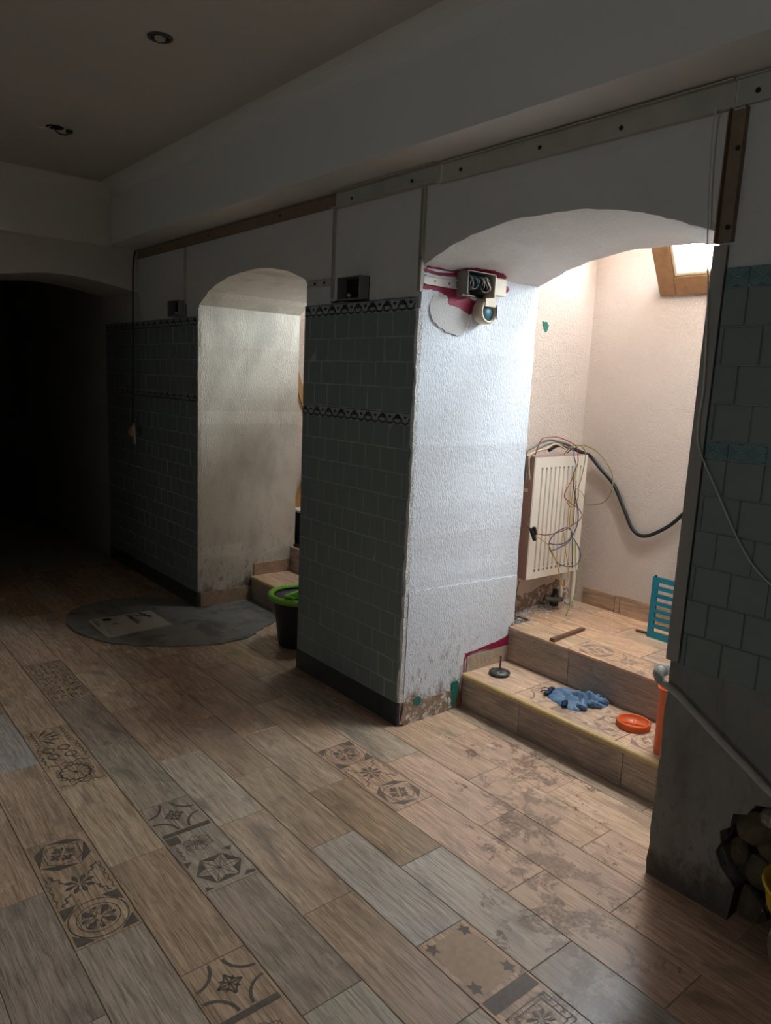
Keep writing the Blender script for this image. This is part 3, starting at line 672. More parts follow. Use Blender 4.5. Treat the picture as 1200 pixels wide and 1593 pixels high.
# skirtings
def skirting(name, label, pieces, m='riser', key='w'):
    s = empty(name); tag(s, label, kind='structure')
    for i, (a, b) in enumerate(pieces): wood_part('skirting_tile', MB().box(a, b), s, key, m, i + 3)
skirting('baseboard_shaft', 'wood-look skirting along the light shaft back wall', [((-2.33, 3.391, .3405), (-2.128, 3.3995, .432)), ((-2.122, 3.391, .3405), (-2.095, 3.3995, .435)), ((-2.09, 3.391, .3405), (-1.575, 3.3995, .437)), ((-1.572, 3.391, .3405), (-1.06, 3.3995, .437))], key='w')
skirting('baseboard_step', 'wood-look skirting piece on the white jamb above the first step', [((-2.2795, 2.432, .1655), (-2.270, 2.7165, .245))], key='g')
skirting('baseboard_niche', 'broken wood-look skirting on the far niche jamb', [((-4.2995, 2.04, .0065), (-4.291, 2.405, .10)), ((-4.2995, 2.43, .1655), (-4.291, 2.70, .25))], key='w')

# ------------------------------------------------------------------ wall tiles: dado panels on the pillars
TW = 0.1038
FY = WY - 0.010
tile_cache = {}
def tile_mesh(w, h, m):
    k = (round(w, 4), round(h, 4), m)
    if k not in tile_cache:
        mb = MB().cbox((-w / 2 + .0014, -h / 2 + .0014, -.004), (w / 2 - .0014, h / 2 - .0014, .006), .0022)
        mb.v = [(x, -z, y) for x, y, z in mb.v]
        tile_cache[k] = mb.mesh('wall_tile', m)
    return tile_cache[k]
def tile_course(parent, x0, x1, z0, z1, phase, m, name='wall_tile'):
    e = sorted({x0, x1} | {phase + TW * k for k in range(-90, 90) if x0 + .012 < phase + TW * k < x1 - .012})
    for i in range(len(e) - 1):
        w = e[i + 1] - e[i]; r = random.Random(int(e[i] * 1e4) + int(z0 * 1e4))
        o = link(name, tile_mesh(w, z1 - z0, m), None, parent, ((e[i] + e[i + 1]) / 2, FY + .004 + r.uniform(-.0012, .0012), (z0 + z1) / 2), (r.uniform(-.006, .006), 0, r.uniform(-.006, .006)))
def motif_palmette(x0, x1, z0, z1):
    P = []; h = z1 - z0; n = max(1, round((x1 - x0) / .052)); d = (x1 - x0) / n
    for k in range(n):
        cx = x0 + d * (k + .5); big = k % 2 == 0; s = .50 * h * (1.0 if big else .66); by = z0 + .42 * h
        for j in range(5 if big else 3):
            a = PI / 2 + (j - (2 if big else 1)) * .62
            P += petal(cx, by, a, .10 * s, s, s * .20)
        P += ring(cx, z0 + .44 * h, d * .40, d * .40 + .0045, 16, PI, 2 * PI)
        P += ring(cx + d / 2, z0 + .44 * h, .001, .004, 8)
    P += stroke([(x0, z0 + .12 * h), (x1, z0 + .12 * h)], .003) + stroke([(x0, z1 - .06 * h), (x1, z1 - .06 * h)], .0022)
    return P
def motif_diamond(x0, x1, z0, z1):
    P = []; h = z1 - z0; n = max(1, round((x1 - x0) / .066)); d = (x1 - x0) / n
    for k in range(n):
        a = x0 + d * k
        for s in (0, .3, .55):
            P += stroke([(a + d * s / 2, z0 + .04 * h), (a + d / 2, z0 + (.9 - s) * h * .55 + .04 * h), (a + d - d * s / 2, z0 + .04 * h)], .0024)
            P += stroke([(a + d * s / 2, z1 - .04 * h), (a + d / 2, z1 - (.9 - s) * h * .55 - .04 * h), (a + d - d * s / 2, z1 - .04 * h)], .0024)
    return P
def dado(name, label, x0, x1, zb, style, first_phase):
    s = empty(name); tag(s, label, kind='structure')
    MB().box((x0 + .001, WY - .0106 if style == 'palmette' else WY - .007, zb), (x1 - .001, WY - .0001, 1.848)).obj('grout_bed', 'tile_grout', s)
    rows = []; z = 1.795
    for k in range(4): rows.append((z - .10375, z)); z -= .10375
    z = 1.330
    while z > zb + .01: rows.append((max(zb, z - .1035), z)); z -= .1035
    for i, (a, b) in enumerate(rows):
        tile_course(s, x0, x1, a, b, first_phase + (TW / 2 if i % 2 else 0), 'tile')
    for a, b in ((1.795, 1.848), (1.330, 1.380)):
        tile_course(s, x0, x1, a, b, first_phase, 'tile_pale' if style == 'palmette' else 'tile_teal', 'border_tile')
        P = (motif_palmette if style == 'palmette' else motif_diamond)(x0 + .004, x1 - .004, a, b)
        mb = MB(); 
        for p in P: mb.add([(x, FY - .0038, zz) for x, zz in p], [tuple(range(len(p)))])
        o = mb.obj('border_motif', 'motif' if style == 'palmette' else 'relief', s, fix=False)
    return s
dado('trim_1', 'grey-green tiled dado of the middle pillar with palmette borders', -3.110, -2.296, 0.104, 'palmette', -3.057)
dado('trim_2', 'dark tiled dado of the far pillar with palmette borders', -5.92, -4.305, 0.104, 'palmette', -5.905)
dado('trim_3', 'grey-green tiled dado of the near pillar with diamond borders', -1.030, 0.42, 0.709, 'diamond', -1.0655)
def dark_skirt(name, label, x0, x1, cuts):
    s = empty(name); tag(s, label, kind='structure'); e = [x0] + cuts + [x1]
    for i in range(len(e) - 1): MB().box((e[i] + .001, WY - .014, 0.0005), (e[i + 1] - .001, WY - .0002, 0.1035)).obj('skirting_tile', 'skirt', s)
dark_skirt('baseboard_middle', 'dark skirting tiles at the foot of the middle pillar', -3.112, -2.284, [-2.83, -2.31 - .1])
dark_skirt('baseboard_far', 'dark skirting tiles at the foot of the far pillar', -5.92, -4.300, [-5.4, -4.88])
# crumbling plaster arris of the middle pillar beside the bright jamb, and plaster layers on the jamb
def arris(x, z0, z1, w, name='plaster_edge', m='soffit', seed=1, y=WY):
    r = random.Random(seed); n = 46; mb = MB(); vs = []; fs = []
    for i in range(n + 1):
        z = z0 + (z1 - z0) * i / n; a = w * (1 + r.uniform(-.35, .35))
        if r.random() < .12: a *= .35
        d = .010 + r.uniform(-.004, .003)
        vs += [(x - a, y + .001, z), (x - a * .8, y - d, z), (x + .004 + r.uniform(-.002, .002), y - d * .8, z), (x + .006, y + .012 + r.uniform(-.003, .003), z)]
    for i in range(n):
        for k in range(3): fs.append((i * 4 + k, i * 4 + k + 1, i * 4 + k + 5, i * 4 + k + 4))
    return mb.add(vs, fs).obj(name, m, wall)
arris(-2.282, 0.11, 1.80, .014)
arris(-4.302, 0.11, 1.90, .006, m='cream', seed=5)
def jamb_layer():
    # lower coat of render, slightly proud, with a ragged top edge
    r = random.Random(8); top = [(WY + .012 + (WB - WY - .014) * i / 30, .617 - .02 * i / 30 + r.uniform(-.004, .004)) for i in range(31)]
    prof = [(WY + .012, 0.03)] + top + [(WB - .002, .345), (2.716, .345), (2.716, .262), (2.428, .25), (2.428, .02), (2.41, .003), (2.2, .002)]
    n = len(prof); vs = [(-2.2795, y, z) for y, z in prof] + [(-2.2735, y, z) for y, z in prof]
    MB().add(vs, [tuple(range(n)), tuple(range(n, 2 * n))] + [(i, (i + 1) % n, (i + 1) % n + n, i + n) for i in range(n)]).obj('lower_render_coat', 'jamb', wall)
jamb_layer()
def blob_patch(name, m, pts, x, parent, d=.003, seed=0, jit=.006):
    r = random.Random(seed); P = catmull([Vector((0, y, z)) for y, z in pts + [pts[0]]], 5)[:-1]
    P = [(p.y + r.uniform(-jit, jit), p.z + r.uniform(-jit, jit)) for p in P]; n = len(P)
    vs = [(x, y, z) for y, z in P] + [(x + d, y, z) for y, z in P]
    return MB().add(vs, [tuple(range(n)), tuple(range(n, 2 * n))] + [(i, (i + 1) % n, (i + 1) % n + n, i + n) for i in range(n)]).obj(name, m, parent)
blob_patch('crimson_paint', 'crimson', [(2.04, 1.945), (2.12, 1.940), (2.20, 1.944), (2.30, 1.955), (2.46, 1.955), (2.47, 1.9635), (2.25, 1.9635), (2.12, 1.950), (2.04, 1.957)], -2.281, wall, .0058, 2, .0015)
blob_patch('crimson_paint', 'crimson', [(2.04, 1.897), (2.12, 1.897), (2.20, 1.897), (2.26, 1.893), (2.31, 1.865), (2.36, 1.855), (2.355, 1.815), (2.30, 1.803), (2.24, 1.822), (2.185, 1.832), (2.18, 1.858), (2.12, 1.876), (2.04, 1.878)], -2.281, wall, .0056, 13, .003)
blob_patch('crimson_paint', 'crimson', [(2.412, .16), (2.415, .25), (2.43, .262), (2.56, .270), (2.66, .285), (2.72, .30), (2.735, .345), (2.745, .345), (2.742, .24), (2.6, .25), (2.428, .243), (2.428, .12), (2.42, .02), (2.405, .03)], -2.2736, wall, .002, 3, .003)
def soffit_patch():
    r = random.Random(12); top = [(2.05, .010), (2.12, .012), (2.20, .012), (2.25, .050), (2.32, .060), (2.40, .058), (2.46, .050), (2.50, .022), (2.44, .008)]
    P = [(p.x, p.y) for p in catmull([Vector((y, d, 0)) for y, d in top], 5)]
    vs = []
    for y, d in P: d = max(.004, d + r.uniform(-.004, .004)); vs += [(-2.279, y, 1.9625), (-2.279 + d, y + r.uniform(-.004, .004), 1.9625 + d * .36)]
    fs = [(2 * i, 2 * i + 1, 2 * i + 3, 2 * i + 2) for i in range(len(P) - 1)]
    o = MB().add(vs, fs).obj('crimson_paint', 'crimson', wall, fix=False); so = o.modifiers.new('thick', 'SOLIDIFY'); so.thickness = .002
soffit_patch()
blob_patch('green_flake', 'green_st', [(2.10, .115), (2.135, .12), (2.145, .095), (2.13, .075), (2.105, .085)], -2.2736, wall, .004, 4, .003)
blob_patch('green_flake', 'green_st', [(2.335, .13), (2.375, .135), (2.385, .09), (2.36, .02), (2.345, .015), (2.34, .08)], -2.2736, wall, .004, 5, .003)
blob_patch('bare_stone', 'rubble', [(2.04, .10), (2.09, .12), (2.16, .10), (2.25, .10), (2.34, .085), (2.345, .01), (2.2, .004), (2.04, .004)], -2.2738, wall, .003, 6, .006)
blob_patch('grey_filler', 'filler', [(2.09, 1.86), (2.2, 1.85), (2.3, 1.80), (2.28, 1.72), (2.18, 1.72), (2.09, 1.77)], -2.281, wall, .0046, 7, .006)
blob_patch('green_flake', 'green_st', [(2.985, 1.835), (3.02, 1.835), (3.035, 1.815), (3.02, 1.785), (2.995, 1.80)], XL - .001, bpy.data.objects['wall_shaft_left'], .003, 8, .004)
blob_patch('red_plaster', 'crimson', [(2.79, .60), (2.84, .60), (2.85, .55), (2.82, .52), (2.79, .53)], XL - .001, bpy.data.objects['wall_shaft_left'], .003, 9, .004)
blob_patch('bare_plaster', 'rubble', [(2.80, .40), (2.95, .42), (3.1, .43), (3.25, .46), (3.36, .44), (3.36, .35), (3.0, .343), (2.8, .343)], XL - .001, bpy.data.objects['wall_shaft_left'], .006, 10, .012)

# ------------------------------------------------------------------ trunking, boxes and cables on the walls
def channel(name, label, p, L_, axis, w, d, m, parent=None, lip=.004, thin=.003):
    # open U channel lying against the wall face; axis 'x' or 'z'; p = (x, z) of its lower left corner
    t = empty(name, (p[0], WY, p[1])); tag(t, label, 'trunking')
    if axis == 'x':
        MB().box((0, -thin, 0), (L_, -.0002, w)).obj('back_strip', m, t)
        MB().box((0, -d, 0), (L_, -thin, thin)).obj('lower_lip', m, t); MB().box((0, -d, w - thin), (L_, -thin, w)).obj('upper_lip', m, t)
    else:
        MB().box((0, -thin, 0), (w, -.0002, L_)).obj('back_strip', m, t)
        MB().box((0, -d, 0), (thin, -thin, L_)).obj('side_lip', m, t); MB().box((w - thin, -d, 0), (w, -thin, L_)).obj('side_lip', m, t)
    return t
def screws(t, pts):
    for (x, z) in pts: MB().lathe([(0.0, 0), (.007, 0), (.007, .002), (0, .003)], 10, ax=1).obj('screw', 'black_pl', t, loc=(x, -.0065, z))
t = channel('cable_trunking', 'long open beige trunking above the bright arch', (-2.19, 2.255), 1.125, 'x', .074, .022, 'batten'); screws(t, [(.10, .035), (.47, .037), (.78, .03)])
t = channel('cable_trunking', 'short open beige trunking with a bent end above the middle pillar', (-2.885, 2.262), .68, 'x', .07, .035, 'batten'); screws(t, [(.12, .03), (.52, .035)])
t = channel('cable_trunking', 'beige trunking continuing over the near pillar', (-1.06, 2.258), 1.6, 'x', .072, .012, 'batten'); screws(t, [(.055, .03)])
t = channel('wooden_batten', 'long brown batten under the bulkhead towards the dark corner', (-5.27, 2.272), 2.38, 'x', .058, .012, 'batten_wood'); screws(t, [(.4, .03), (1.1, .03), (1.9, .03)])
t['category'] = 'batten'
t = channel('cable_trunking', 'narrow upright trunking beside the bright arch', (-2.294, 1.865), .392, 'z', .022, .014, 'batten'); screws(t, [(.011, .13)])
t = channel('cable_trunking', 'narrow upright trunking over the junction box', (-2.896, 1.872), .388, 'z', .014, .012, 'batten')
t = channel('cable_trunking', 'narrow upright trunking over the far pillar', (-4.49, 1.93), .34, 'z', .014, .012, 'batten')
t = channel('cable_trunking', 'small level trunking stub beside the far niche arch', (-3.10, 1.932), .20, 'x', .033, .012, 'batten'); screws(t, [(.06, .016), (.14, .016)])
t = channel('cable_trunking', 'wide brown upright trunking with a broken lower end', (-1.070, 1.915), .338, 'z', .048, .022, 'batten_wood'); screws(t, [(.03, .24), (.027, .04)])
def wall_box(loc, label, scale=1.0):
    t = empty('junction_box', loc); tag(t, label, 'junction box', 'empty wall boxes')
    w, h, d = .165 * scale, .098 * scale, .055
    MB().box((0, -.004, 0), (w, -.0002, h)).obj('back_plate', 'dark_hole', t)
    for nm, a, b in (('side_wall', (0, -d, 0), (.004, -.004, h)), ('side_wall', (w - .004, -d, 0), (w, -.004, h)), ('top_wall', (.004, -d, h - .004), (w - .004, -.004, h)), ('bottom_wall', (.004, -d, 0), (w - .004, -.004, .004))):
        MB().box(a, b).obj(nm, 'steel' if False else 'zinc', t)
    MB().lathe([(0, 0), (.008, 0), (.008, -.01), (0, -.012)], 10, ax=1).obj('screw_post', 'white_pl', t, loc=(.03, -.004, .025))
    MB().lathe([(0, 0), (.008, 0), (.008, -.01), (0, -.012)], 10, ax=1).obj('screw_post', 'batten', t, loc=(w - .03, -.004, h - .025))
    return t
wall_box((-2.785, WY, 1.853), 'open dark junction box above the tiled middle pillar')
wall_box((-4.645, WY, 1.853), 'open dark junction box above the tiled far pillar')
o = MB().tube([(-2.895, WY - .006, 1.858), (-2.86, WY - .02, 1.852), (-2.80, WY - .02, 1.855), (-2.66, WY - .025, 1.846), (-2.61, WY - .02, 1.85)], .0045, 6).obj('cable_end', 'black_pl'); tag(o, 'short black cable lying under the middle junction box', 'cable')
# grey corner profile of the near pillar
def corner_profile():
    t = empty('corner_profile', (-1.066, WY, .718)); tag(t, 'grey metal corner profile on the edge of the near pillar', 'profile')
    MB().box((-.005, -.016, 0), (.034, -.0125, 1.19)).obj('face_leg', 'profile', t); MB().box((-.005, -.0125, 0), (-.0005, .03, 1.19)).obj('return_leg', 'profile', t)
corner_profile()
o = MB().tube([(-1.100, WY - .032, 2.262), (-1.104, WY - .030, 2.20), (-1.098, WY - .025, 2.05), (-1.078, WY - .03, 1.88), (-1.066, WY - .03, 1.795), (-1.046, WY - .03, 1.55), (-1.048, WY - .03, 1.42), (-1.036, WY - .028, 1.353), (-.976, WY - .03, 1.251), (-.885, WY - .03, 1.104), (-.80, WY - .03, 1.02), (-.62, WY - .03, .93), (-.4, WY - .02, .90)], .0019, 6, smooth=6).obj('hanging_wire', 'w_white')
tag(o, 'thin pale wire hanging across the near tiled pillar', 'wire')
# sloping pipe across the concrete base of the near pillar
def wall_pipe():
    t = empty('wall_pipe', (0, 0, 0)); tag(t, 'grey crusted pipe sloping down across the near pillar', 'pipe')
    MB().tube([(-1.075, WY - .035, .652), (-1.015, WY - .034, .632), (-.905, WY - .034, .565), (-.79, WY - .034, .497), (-.72, WY - .034, .455), (-.5, WY - .034, .34)], .0110, 12).obj('pipe_run', 'crust', t, True)
    MB().tube([(-1.066, WY - .035, .648), (-1.078, WY - .030, .660), (-1.088, WY - .014, .668), (-1.090, WY + .015, .668)], [.013, .015, .017, .017, .017], 14).obj('elbow', 'crust', t, True)
    MB().lathe([(0, -.006), (.012, -.005), (.019, 0), (.019, .02), (.014, .026)], 18, ax=1).obj('pipe_socket', 'crust', t, loc=(-1.090, WY + .006, .668))
wall_pipe()
# rubble in the broken hole, each stone a thing of its own
for i, (x, y, z, s, m) in enumerate([(-.785, 2.085, .285, (.052, .03, .045), 'stone'), (-.735, 2.085, .335, (.035, .03, .032), 'rubble'), (-.745, 2.10, .245, (.035, .03, .032), 'stone'), (-.815, 2.10, .185, (.035, .03, .05), 'stone'), (-.76, 2.12, .14, (.045, .035, .05), 'stone'), (-.775, 2.11, .05, (.045, .04, .05), 'stone')]):
    lump('rubble_stone', m, (x, y, z), s, wall, 20 + i, .45, 2)
t = lump('plaster_lump', 'rubble', (-.595, 1.95, .075), (.075, .06, .078), None, 33, .3, 3, -.075); tag(t, 'whitish lump of broken plaster on the floor at the near pillar', 'rubble')
def basin():
    t = empty('yellow_basin', (-.560, 1.945, .150)); tag(t, 'yellow plastic bowl resting on the plaster lump at the right edge', 'bowl')
    MB().lathe([(.06, 0.0), (.085, .02), (.108, .06), (.120, .12), (.126, .122), (.126, .127), (.116, .126), (.10, .06), (.07, .018), (.0, .014)], 36).obj('bowl_shell', 'yellow', t, True)
    MB().lathe([(.0855, .0195), (.110, .0555), (.112, .060), (.1085, .0615)], 36).obj('dark_stripe', 'black_pl', t, True)
    MB().lathe([(.0, 0.002), (.06, 0.0), (.06, .004)], 36).obj('base', 'yellow', t)
basin()

# ------------------------------------------------------------------ sockets and box on the bright jamb
JX = -2.2795
def jamb_unit():
    t = empty('surface_trunking', (JX, 2.04, 1.895)); tag(t, 'white surface trunking leading to the gutted socket box', 'trunking')
    MB().box((0, 0, 0), (.004, .20, .036)).obj('back_strip', 'white_pl', t); MB().box((.004, 0, 0), (.016, .20, .003)).obj('lower_lip', 'white_pl', t); MB().box((.004, 0, .033), (.016, .20, .036)).obj('upper_lip', 'white_pl', t)
    for y in (.06, .14): MB().lathe([(0, .002), (.004, .0015), (.005, 0)], 10, ax=0).obj('screw', 'zinc', t, loc=(.004, y, .018))
    b = empty('junction_box', (JX, 2.225, 1.874)); tag(b, 'gutted open socket box full of wires on the bright jamb', 'junction box')
    W_, H_, D_ = .16, .090, .07
    for nm, a, c, m in (('back_plate', (0, 0, 0), (.004, W_, H_), 'dark_hole'), ('side_wall', (0, -.004, 0), (D_, 0, H_), 'zinc'), ('side_wall', (0, W_, 0), (D_, W_ + .004, H_), 'beige_pl'), ('top_wall', (0, -.004, H_), (D_, W_ + .004, H_ + .004), 'zinc'), ('bottom_wall', (0, -.004, -.004), (D_ * .6, W_ * .45, 0), 'zinc')):
        MB().box(a, c).obj(nm, m, b)
    MB().lathe([(.026, 0), (.026, .05), (.022, .052), (.018, .05), (.018, .02), (0, .02)], 20, ax=0).obj('terminal_ring', 'steel', b, True, loc=(.01, .042, .046))
    MB().lathe([(.034, 0), (.034, .054), (.028, .058), (.022, .05), (.022, .02), (0, .02)], 24, ax=0).obj('terminal_ring', 'black_pl', b, True, loc=(.01, .105, .044))
    r = random.Random(3)
    for i, m in enumerate(('w_grey', 'w_teal', 'black_pl', 'w_grey', 'w_brown', 'w_white')):
        y = .02 + .022 * i
        MB().tube([(.01, y, .02 + .01 * (i % 3)), (.06, y + .012, .03), (.07, y + .02 * math.sin(i), .06), (.055, y - .01, .078), (.02, y + .010, .082)], .0035, 6).obj('loose_wire', m, b, True)
    MB().tube([(.05, .02, .01), (.075, 0, -.002), (.07, -.03, -.012), (.06, -.055, -.02)], .002, 5).obj('loose_wire', 'w_grey', b, True)
    s = empty('power_socket', (JX, 2.375, 1.817)); tag(s, 'round yellowed socket with a teal face hanging under the gutted box', 'socket')
    MB().lathe([(.048, 0), (.052, .012), (.052, .050), (.046, .058), (.040, .056), (.038, .040), (0, .040)], 30, ax=0).obj('housing', 'beige_pl', s, True)
    MB().lathe([(.036, 0), (.034, .006), (0, .007)], 24, ax=0).obj('socket_face', 'w_teal', s, True, loc=(.040, 0, -.006))
    MB().box((0, -.03, .02), (.06, .035, .0515)).obj('cover_block', 'beige_pl', s)
    MB().box((.0605, .036, -.03), (.064, .039, .03)).obj('seam', 'dark_hole', s)
    k = empty('switch_block', (JX, 2.391, 1.888)); tag(k, 'yellowed switch block with a red knob beside the gutted box', 'switch')
    MB().cbox((0, 0, 0), (.06, .075, .072), .006).obj('body', 'beige_pl', k); MB().box((.014, .0755, .012), (.05, .083, .058)).obj('collar', 'crimson', k)
    MB().lathe([(.0, .03), (.012, .028), (.016, .02), (.016, 0)], 18, ax=1).obj('red_knob', 'crimson', k, True, loc=(.033, .083, .034))
jamb_unit()

# ------------------------------------------------------------------ window side details are in shaft_big; radiator and its tangle of wires
def radiator():
    t = empty('radiator', (-2.375, 2.825, .56)); tag(t, 'cream panel radiator with fine vertical grooves in the light shaft', 'radiator')
    Wd, H, D = .425, .615, .100
    # corrugated front panel
    prof = [(D - .004, 0.0), (D, .004), (D, .040)]
    n = 10; p = (Wd - .08) / n
    for i in range(n):
        a = .040 + p * i
        prof += [(D, a + p * .34), (D - .010, a + p * .42), (D - .010, a + p * .58), (D, a + p * .66)]
    prof += [(D, Wd - .004), (D - .004, Wd)]
    def panel(z0, z1, pr):
        vs = [(x, y, z0) for x, y in pr] + [(x, y, z1) for x, y in pr]; m = len(pr)
        return vs, [(i, i + 1, i + 1 + m, i + m) for i in range(m - 1)]
    mb = MB(); vs, fs = panel(.055, H - .055, prof); mb.add(vs, fs)
    flat = [(D - .004, 0.0), (D, .004), (D, Wd - .004), (D - .004, Wd)]
    for a, b in ((0, .055), (H - .055, H)): vs, fs = panel(a, b, flat); mb.add(vs, fs)
    mb.box((D - .022, .004, .002), (D - .0115, Wd - .004, H - .002))
    fp = mb.obj('front_panel', 'rad', t, fix=False)
    for i in range(n):
        y = .040 + p * (i + .5)
        MB().box((D - .0012, y - p * .18, .036), (D + .0006, y + p * .18, .050)).obj('slot_shade', 'zinc', fp)  # raised strips, the shade inside the slots is painted as grey
        MB().box((D - .0012, y - p * .2, H - .058), (D + .0006, y + p * .2, H - .052)).obj('slot_shade', 'zinc', fp)
    MB().box((.012, -.002, .002), (D - .004, .003, H - .002)).obj('side_cover', 'rad_side', t); MB().box((.012, Wd - .003, .002), (D - .004, Wd + .002, H - .002)).obj('side_cover', 'rad', t)
    MB().box((0, .02, .02), (.012, Wd - .02, H - .03)).obj('back_panel', 'rad', t)
    MB().box((.012, 0, H - .006), (D - .004, Wd, H + .002)).obj('top_grille', 'rad_side', t)
    MB().box((.04, -.004, .44), (.07, -.0022, .458)).obj('plate', 'rad', t)
    for y in (.05, .37): MB().box((-.054, y, .08), (0, y + .03, .5)).obj('bracket', 'zinc', t)
    MB().tube([(.05, .36, .004), (.05, .36, -.2185)], .010, 12).obj('supply_pipe', 'rad', t, True)
    MB().tube([(.06, Wd - .012, .30), (.06, Wd + .02, .22), (.06, Wd + .025, .05), (.06, Wd + .025, -.2185)], .011, 12).obj('supply_pipe', 'rad', t, True)
    MB().lathe([(0, 0), (.022, 0), (.024, .012), (.024, .05), (.014, .062), (.014, .09), (0, .09)], 16).obj('valve', 'black_pl', t, loc=(.035, .33, -.20))
    MB().tube([(.02, .26, -.15), (.05, .30, -.16), (.06, .36, -.165)], .014, 10).obj('valve_pipe', 'steel', t, True)
radiator()
WIRES = [
 ('red-brown wire looping over the radiator front to the connectors', 'w_red', .0026, [(-2.27,2.812,1.19),(-2.262,2.838,1.262),(-2.25,2.886,1.275),(-2.25,2.956,1.273),(-2.25,3.036,1.253),(-2.25,3.103,1.226),(-2.25,3.126,1.177),(-2.25,3.128,1.128),(-2.25,3.106,1.096),(-2.25,3.091,1.054),(-2.25,3.055,1.009),(-2.25,3.043,.984),(-2.25,3.051,.964),(-2.25,3.108,.933),(-2.25,3.166,.905),(-2.25,3.206,.865),(-2.25,3.177,.833),(-2.25,3.125,.818),(-2.25,3.084,.801),(-2.25,2.996,.789),(-2.25,2.92,.787),(-2.25,2.848,.80)]),
 ('slate blue wire hanging down the radiator front', 'w_blue', .0030, [(-2.27,3.06,1.19),(-2.245,3.076,1.218),(-2.245,3.088,1.172),(-2.245,3.111,1.129),(-2.245,3.095,1.087),(-2.245,3.103,1.03),(-2.245,3.137,.945),(-2.245,3.161,.893),(-2.245,3.166,.825),(-2.245,3.136,.767),(-2.245,3.077,.732),(-2.245,2.998,.73),(-2.245,2.95,.742)]),
 ('dark wire coiled in a loop low on the radiator', 'w_blue', .0028, [(-2.24,2.969,.704),(-2.24,3.02,.712),(-2.24,3.091,.731),(-2.24,3.119,.762),(-2.24,3.103,.801),(-2.24,3.059,.812),(-2.24,2.988,.795),(-2.24,2.946,.763),(-2.24,2.941,.724),(-2.24,2.984,.673),(-2.24,3.032,.627),(-2.24,3.115,.602),(-2.24,3.175,.602),(-2.24,3.21,.632),(-2.24,3.196,.686),(-2.24,3.137,.75)]),
 ('olive wire dropping beside the radiator grooves', 'w_olive', .0026, [(-2.28,3.05,1.185),(-2.255,3.081,1.23),(-2.25,3.146,1.226),(-2.25,3.183,1.198),(-2.25,3.189,1.159),(-2.25,3.171,1.06),(-2.25,3.151,1.011),(-2.25,3.158,.96),(-2.25,3.111,.913),(-2.25,3.07,.943)]),
 ('yellow wire running straight down the radiator', 'w_yellow', .0034, [(-2.25,3.12,1.13),(-2.25,3.11,1.0),(-2.25,3.105,.88),(-2.25,3.107,.829),(-2.25,3.112,.795)]),
 ('yellow-green wire drooping below the radiator', 'w_yellow', .0026, [(-2.245,2.825,.795),(-2.238,2.879,.768),(-2.235,2.933,.732),(-2.235,2.977,.678),(-2.235,3.015,.623),(-2.235,3.046,.551),(-2.235,3.074,.506),(-2.235,3.097,.496),(-2.235,3.114,.524),(-2.235,3.112,.576),(-2.235,3.083,.665),(-2.235,3.058,.736),(-2.235,3.044,.794)]),
 ('brown wire end hanging at the radiator corner', 'w_brown', .0024, [(-2.25,3.13,1.05),(-2.25,3.135,.9),(-2.25,3.141,.741),(-2.25,3.151,.672),(-2.25,3.164,.584)]),
 ('green wire reaching down to the landing', 'w_green', .0026, [(-2.25,3.17,.72),(-2.235,3.165,.62),(-2.22,3.158,.574),(-2.22,3.166,.521),(-2.22,3.168,.468),(-2.22,3.14,.40),(-2.22,3.10,.345)]),
 ('orange wire arcing past the radiator edge', 'w_beige', .0024, [(-2.25,3.05,1.02),(-2.25,3.095,1.024),(-2.25,3.152,1.004),(-2.25,3.2,.974),(-2.25,3.23,.925),(-2.27,3.30,.905),(-2.29,3.33,.904)]),
 ('thin olive wire making a big loop on the back wall', 'w_olive', .0028, [(-2.30,3.33,.905),(-2.267,3.33,.908),(-2.209,3.33,.931),(-2.175,3.33,.977),(-2.166,3.33,1.029),(-2.181,3.33,1.095),(-2.235,3.33,1.156),(-2.28,3.32,1.195),(-2.30,3.22,1.225),(-2.30,3.12,1.20)]),
 ('grey cable arching over the radiator top', 'w_grey', .0065, [(-2.31,2.80,1.06),(-2.31,2.797,1.10),(-2.31,2.791,1.193),(-2.31,2.84,1.22),(-2.31,2.911,1.247),(-2.31,2.97,1.255),(-2.31,3.038,1.245),(-2.31,3.119,1.23),(-2.31,3.161,1.203)]),
 ('second grey cable on the radiator top', 'w_grey', .0058, [(-2.29,2.79,1.10),(-2.295,2.796,1.165),(-2.295,2.84,1.205),(-2.295,2.915,1.232),(-2.295,2.984,1.240),(-2.295,3.058,1.226),(-2.295,3.135,1.208)]),
 ('beige cable curling over the near radiator corner', 'w_beige', .0045, [(-2.275,2.79,1.07),(-2.275,2.775,1.178),(-2.275,2.83,1.204),(-2.275,2.902,1.216),(-2.275,2.949,1.235),(-2.275,2.989,1.235),(-2.275,3.052,1.21)]),
 ('thick black cable sagging along the back wall', 'black_pl', .0095, [(-2.33,2.99,1.200),(-2.32,3.042,1.225),(-2.32,3.134,1.216),(-2.32,3.248,1.186),(-2.335,3.30,1.175),(-2.345,3.365,1.160),(-2.282,3.38,1.097),(-2.194,3.382,1.023),(-2.115,3.382,.898),(-2.055,3.382,.806),(-1.979,3.382,.787),(-1.863,3.382,.858),(-1.782,3.382,.946),(-1.68,3.382,1.06),(-1.5,3.382,1.2)]),
 ('thin dark wire hanging below the red plaster patch', 'w_brown', .0022, [(-2.31,2.815,.55),(-2.312,2.80,.47),(-2.305,2.80,.40),(-2.30,2.80,.342)]),
 ('dark pair of wires leaving the connectors towards the jamb', 'w_brown', .0028, [(-2.262,2.765,.865),(-2.262,2.785,.845),(-2.252,2.812,.822)]),
]
for lab, m, r, pts in WIRES:
    o = MB().tube(pts, r, 6 if r < .006 else 10, smooth=5).obj('wire' if r < .006 else 'cable', m, None, True)
    tag(o, lab, 'wire' if r < .006 else 'cable', 'wires tangled over the radiator')
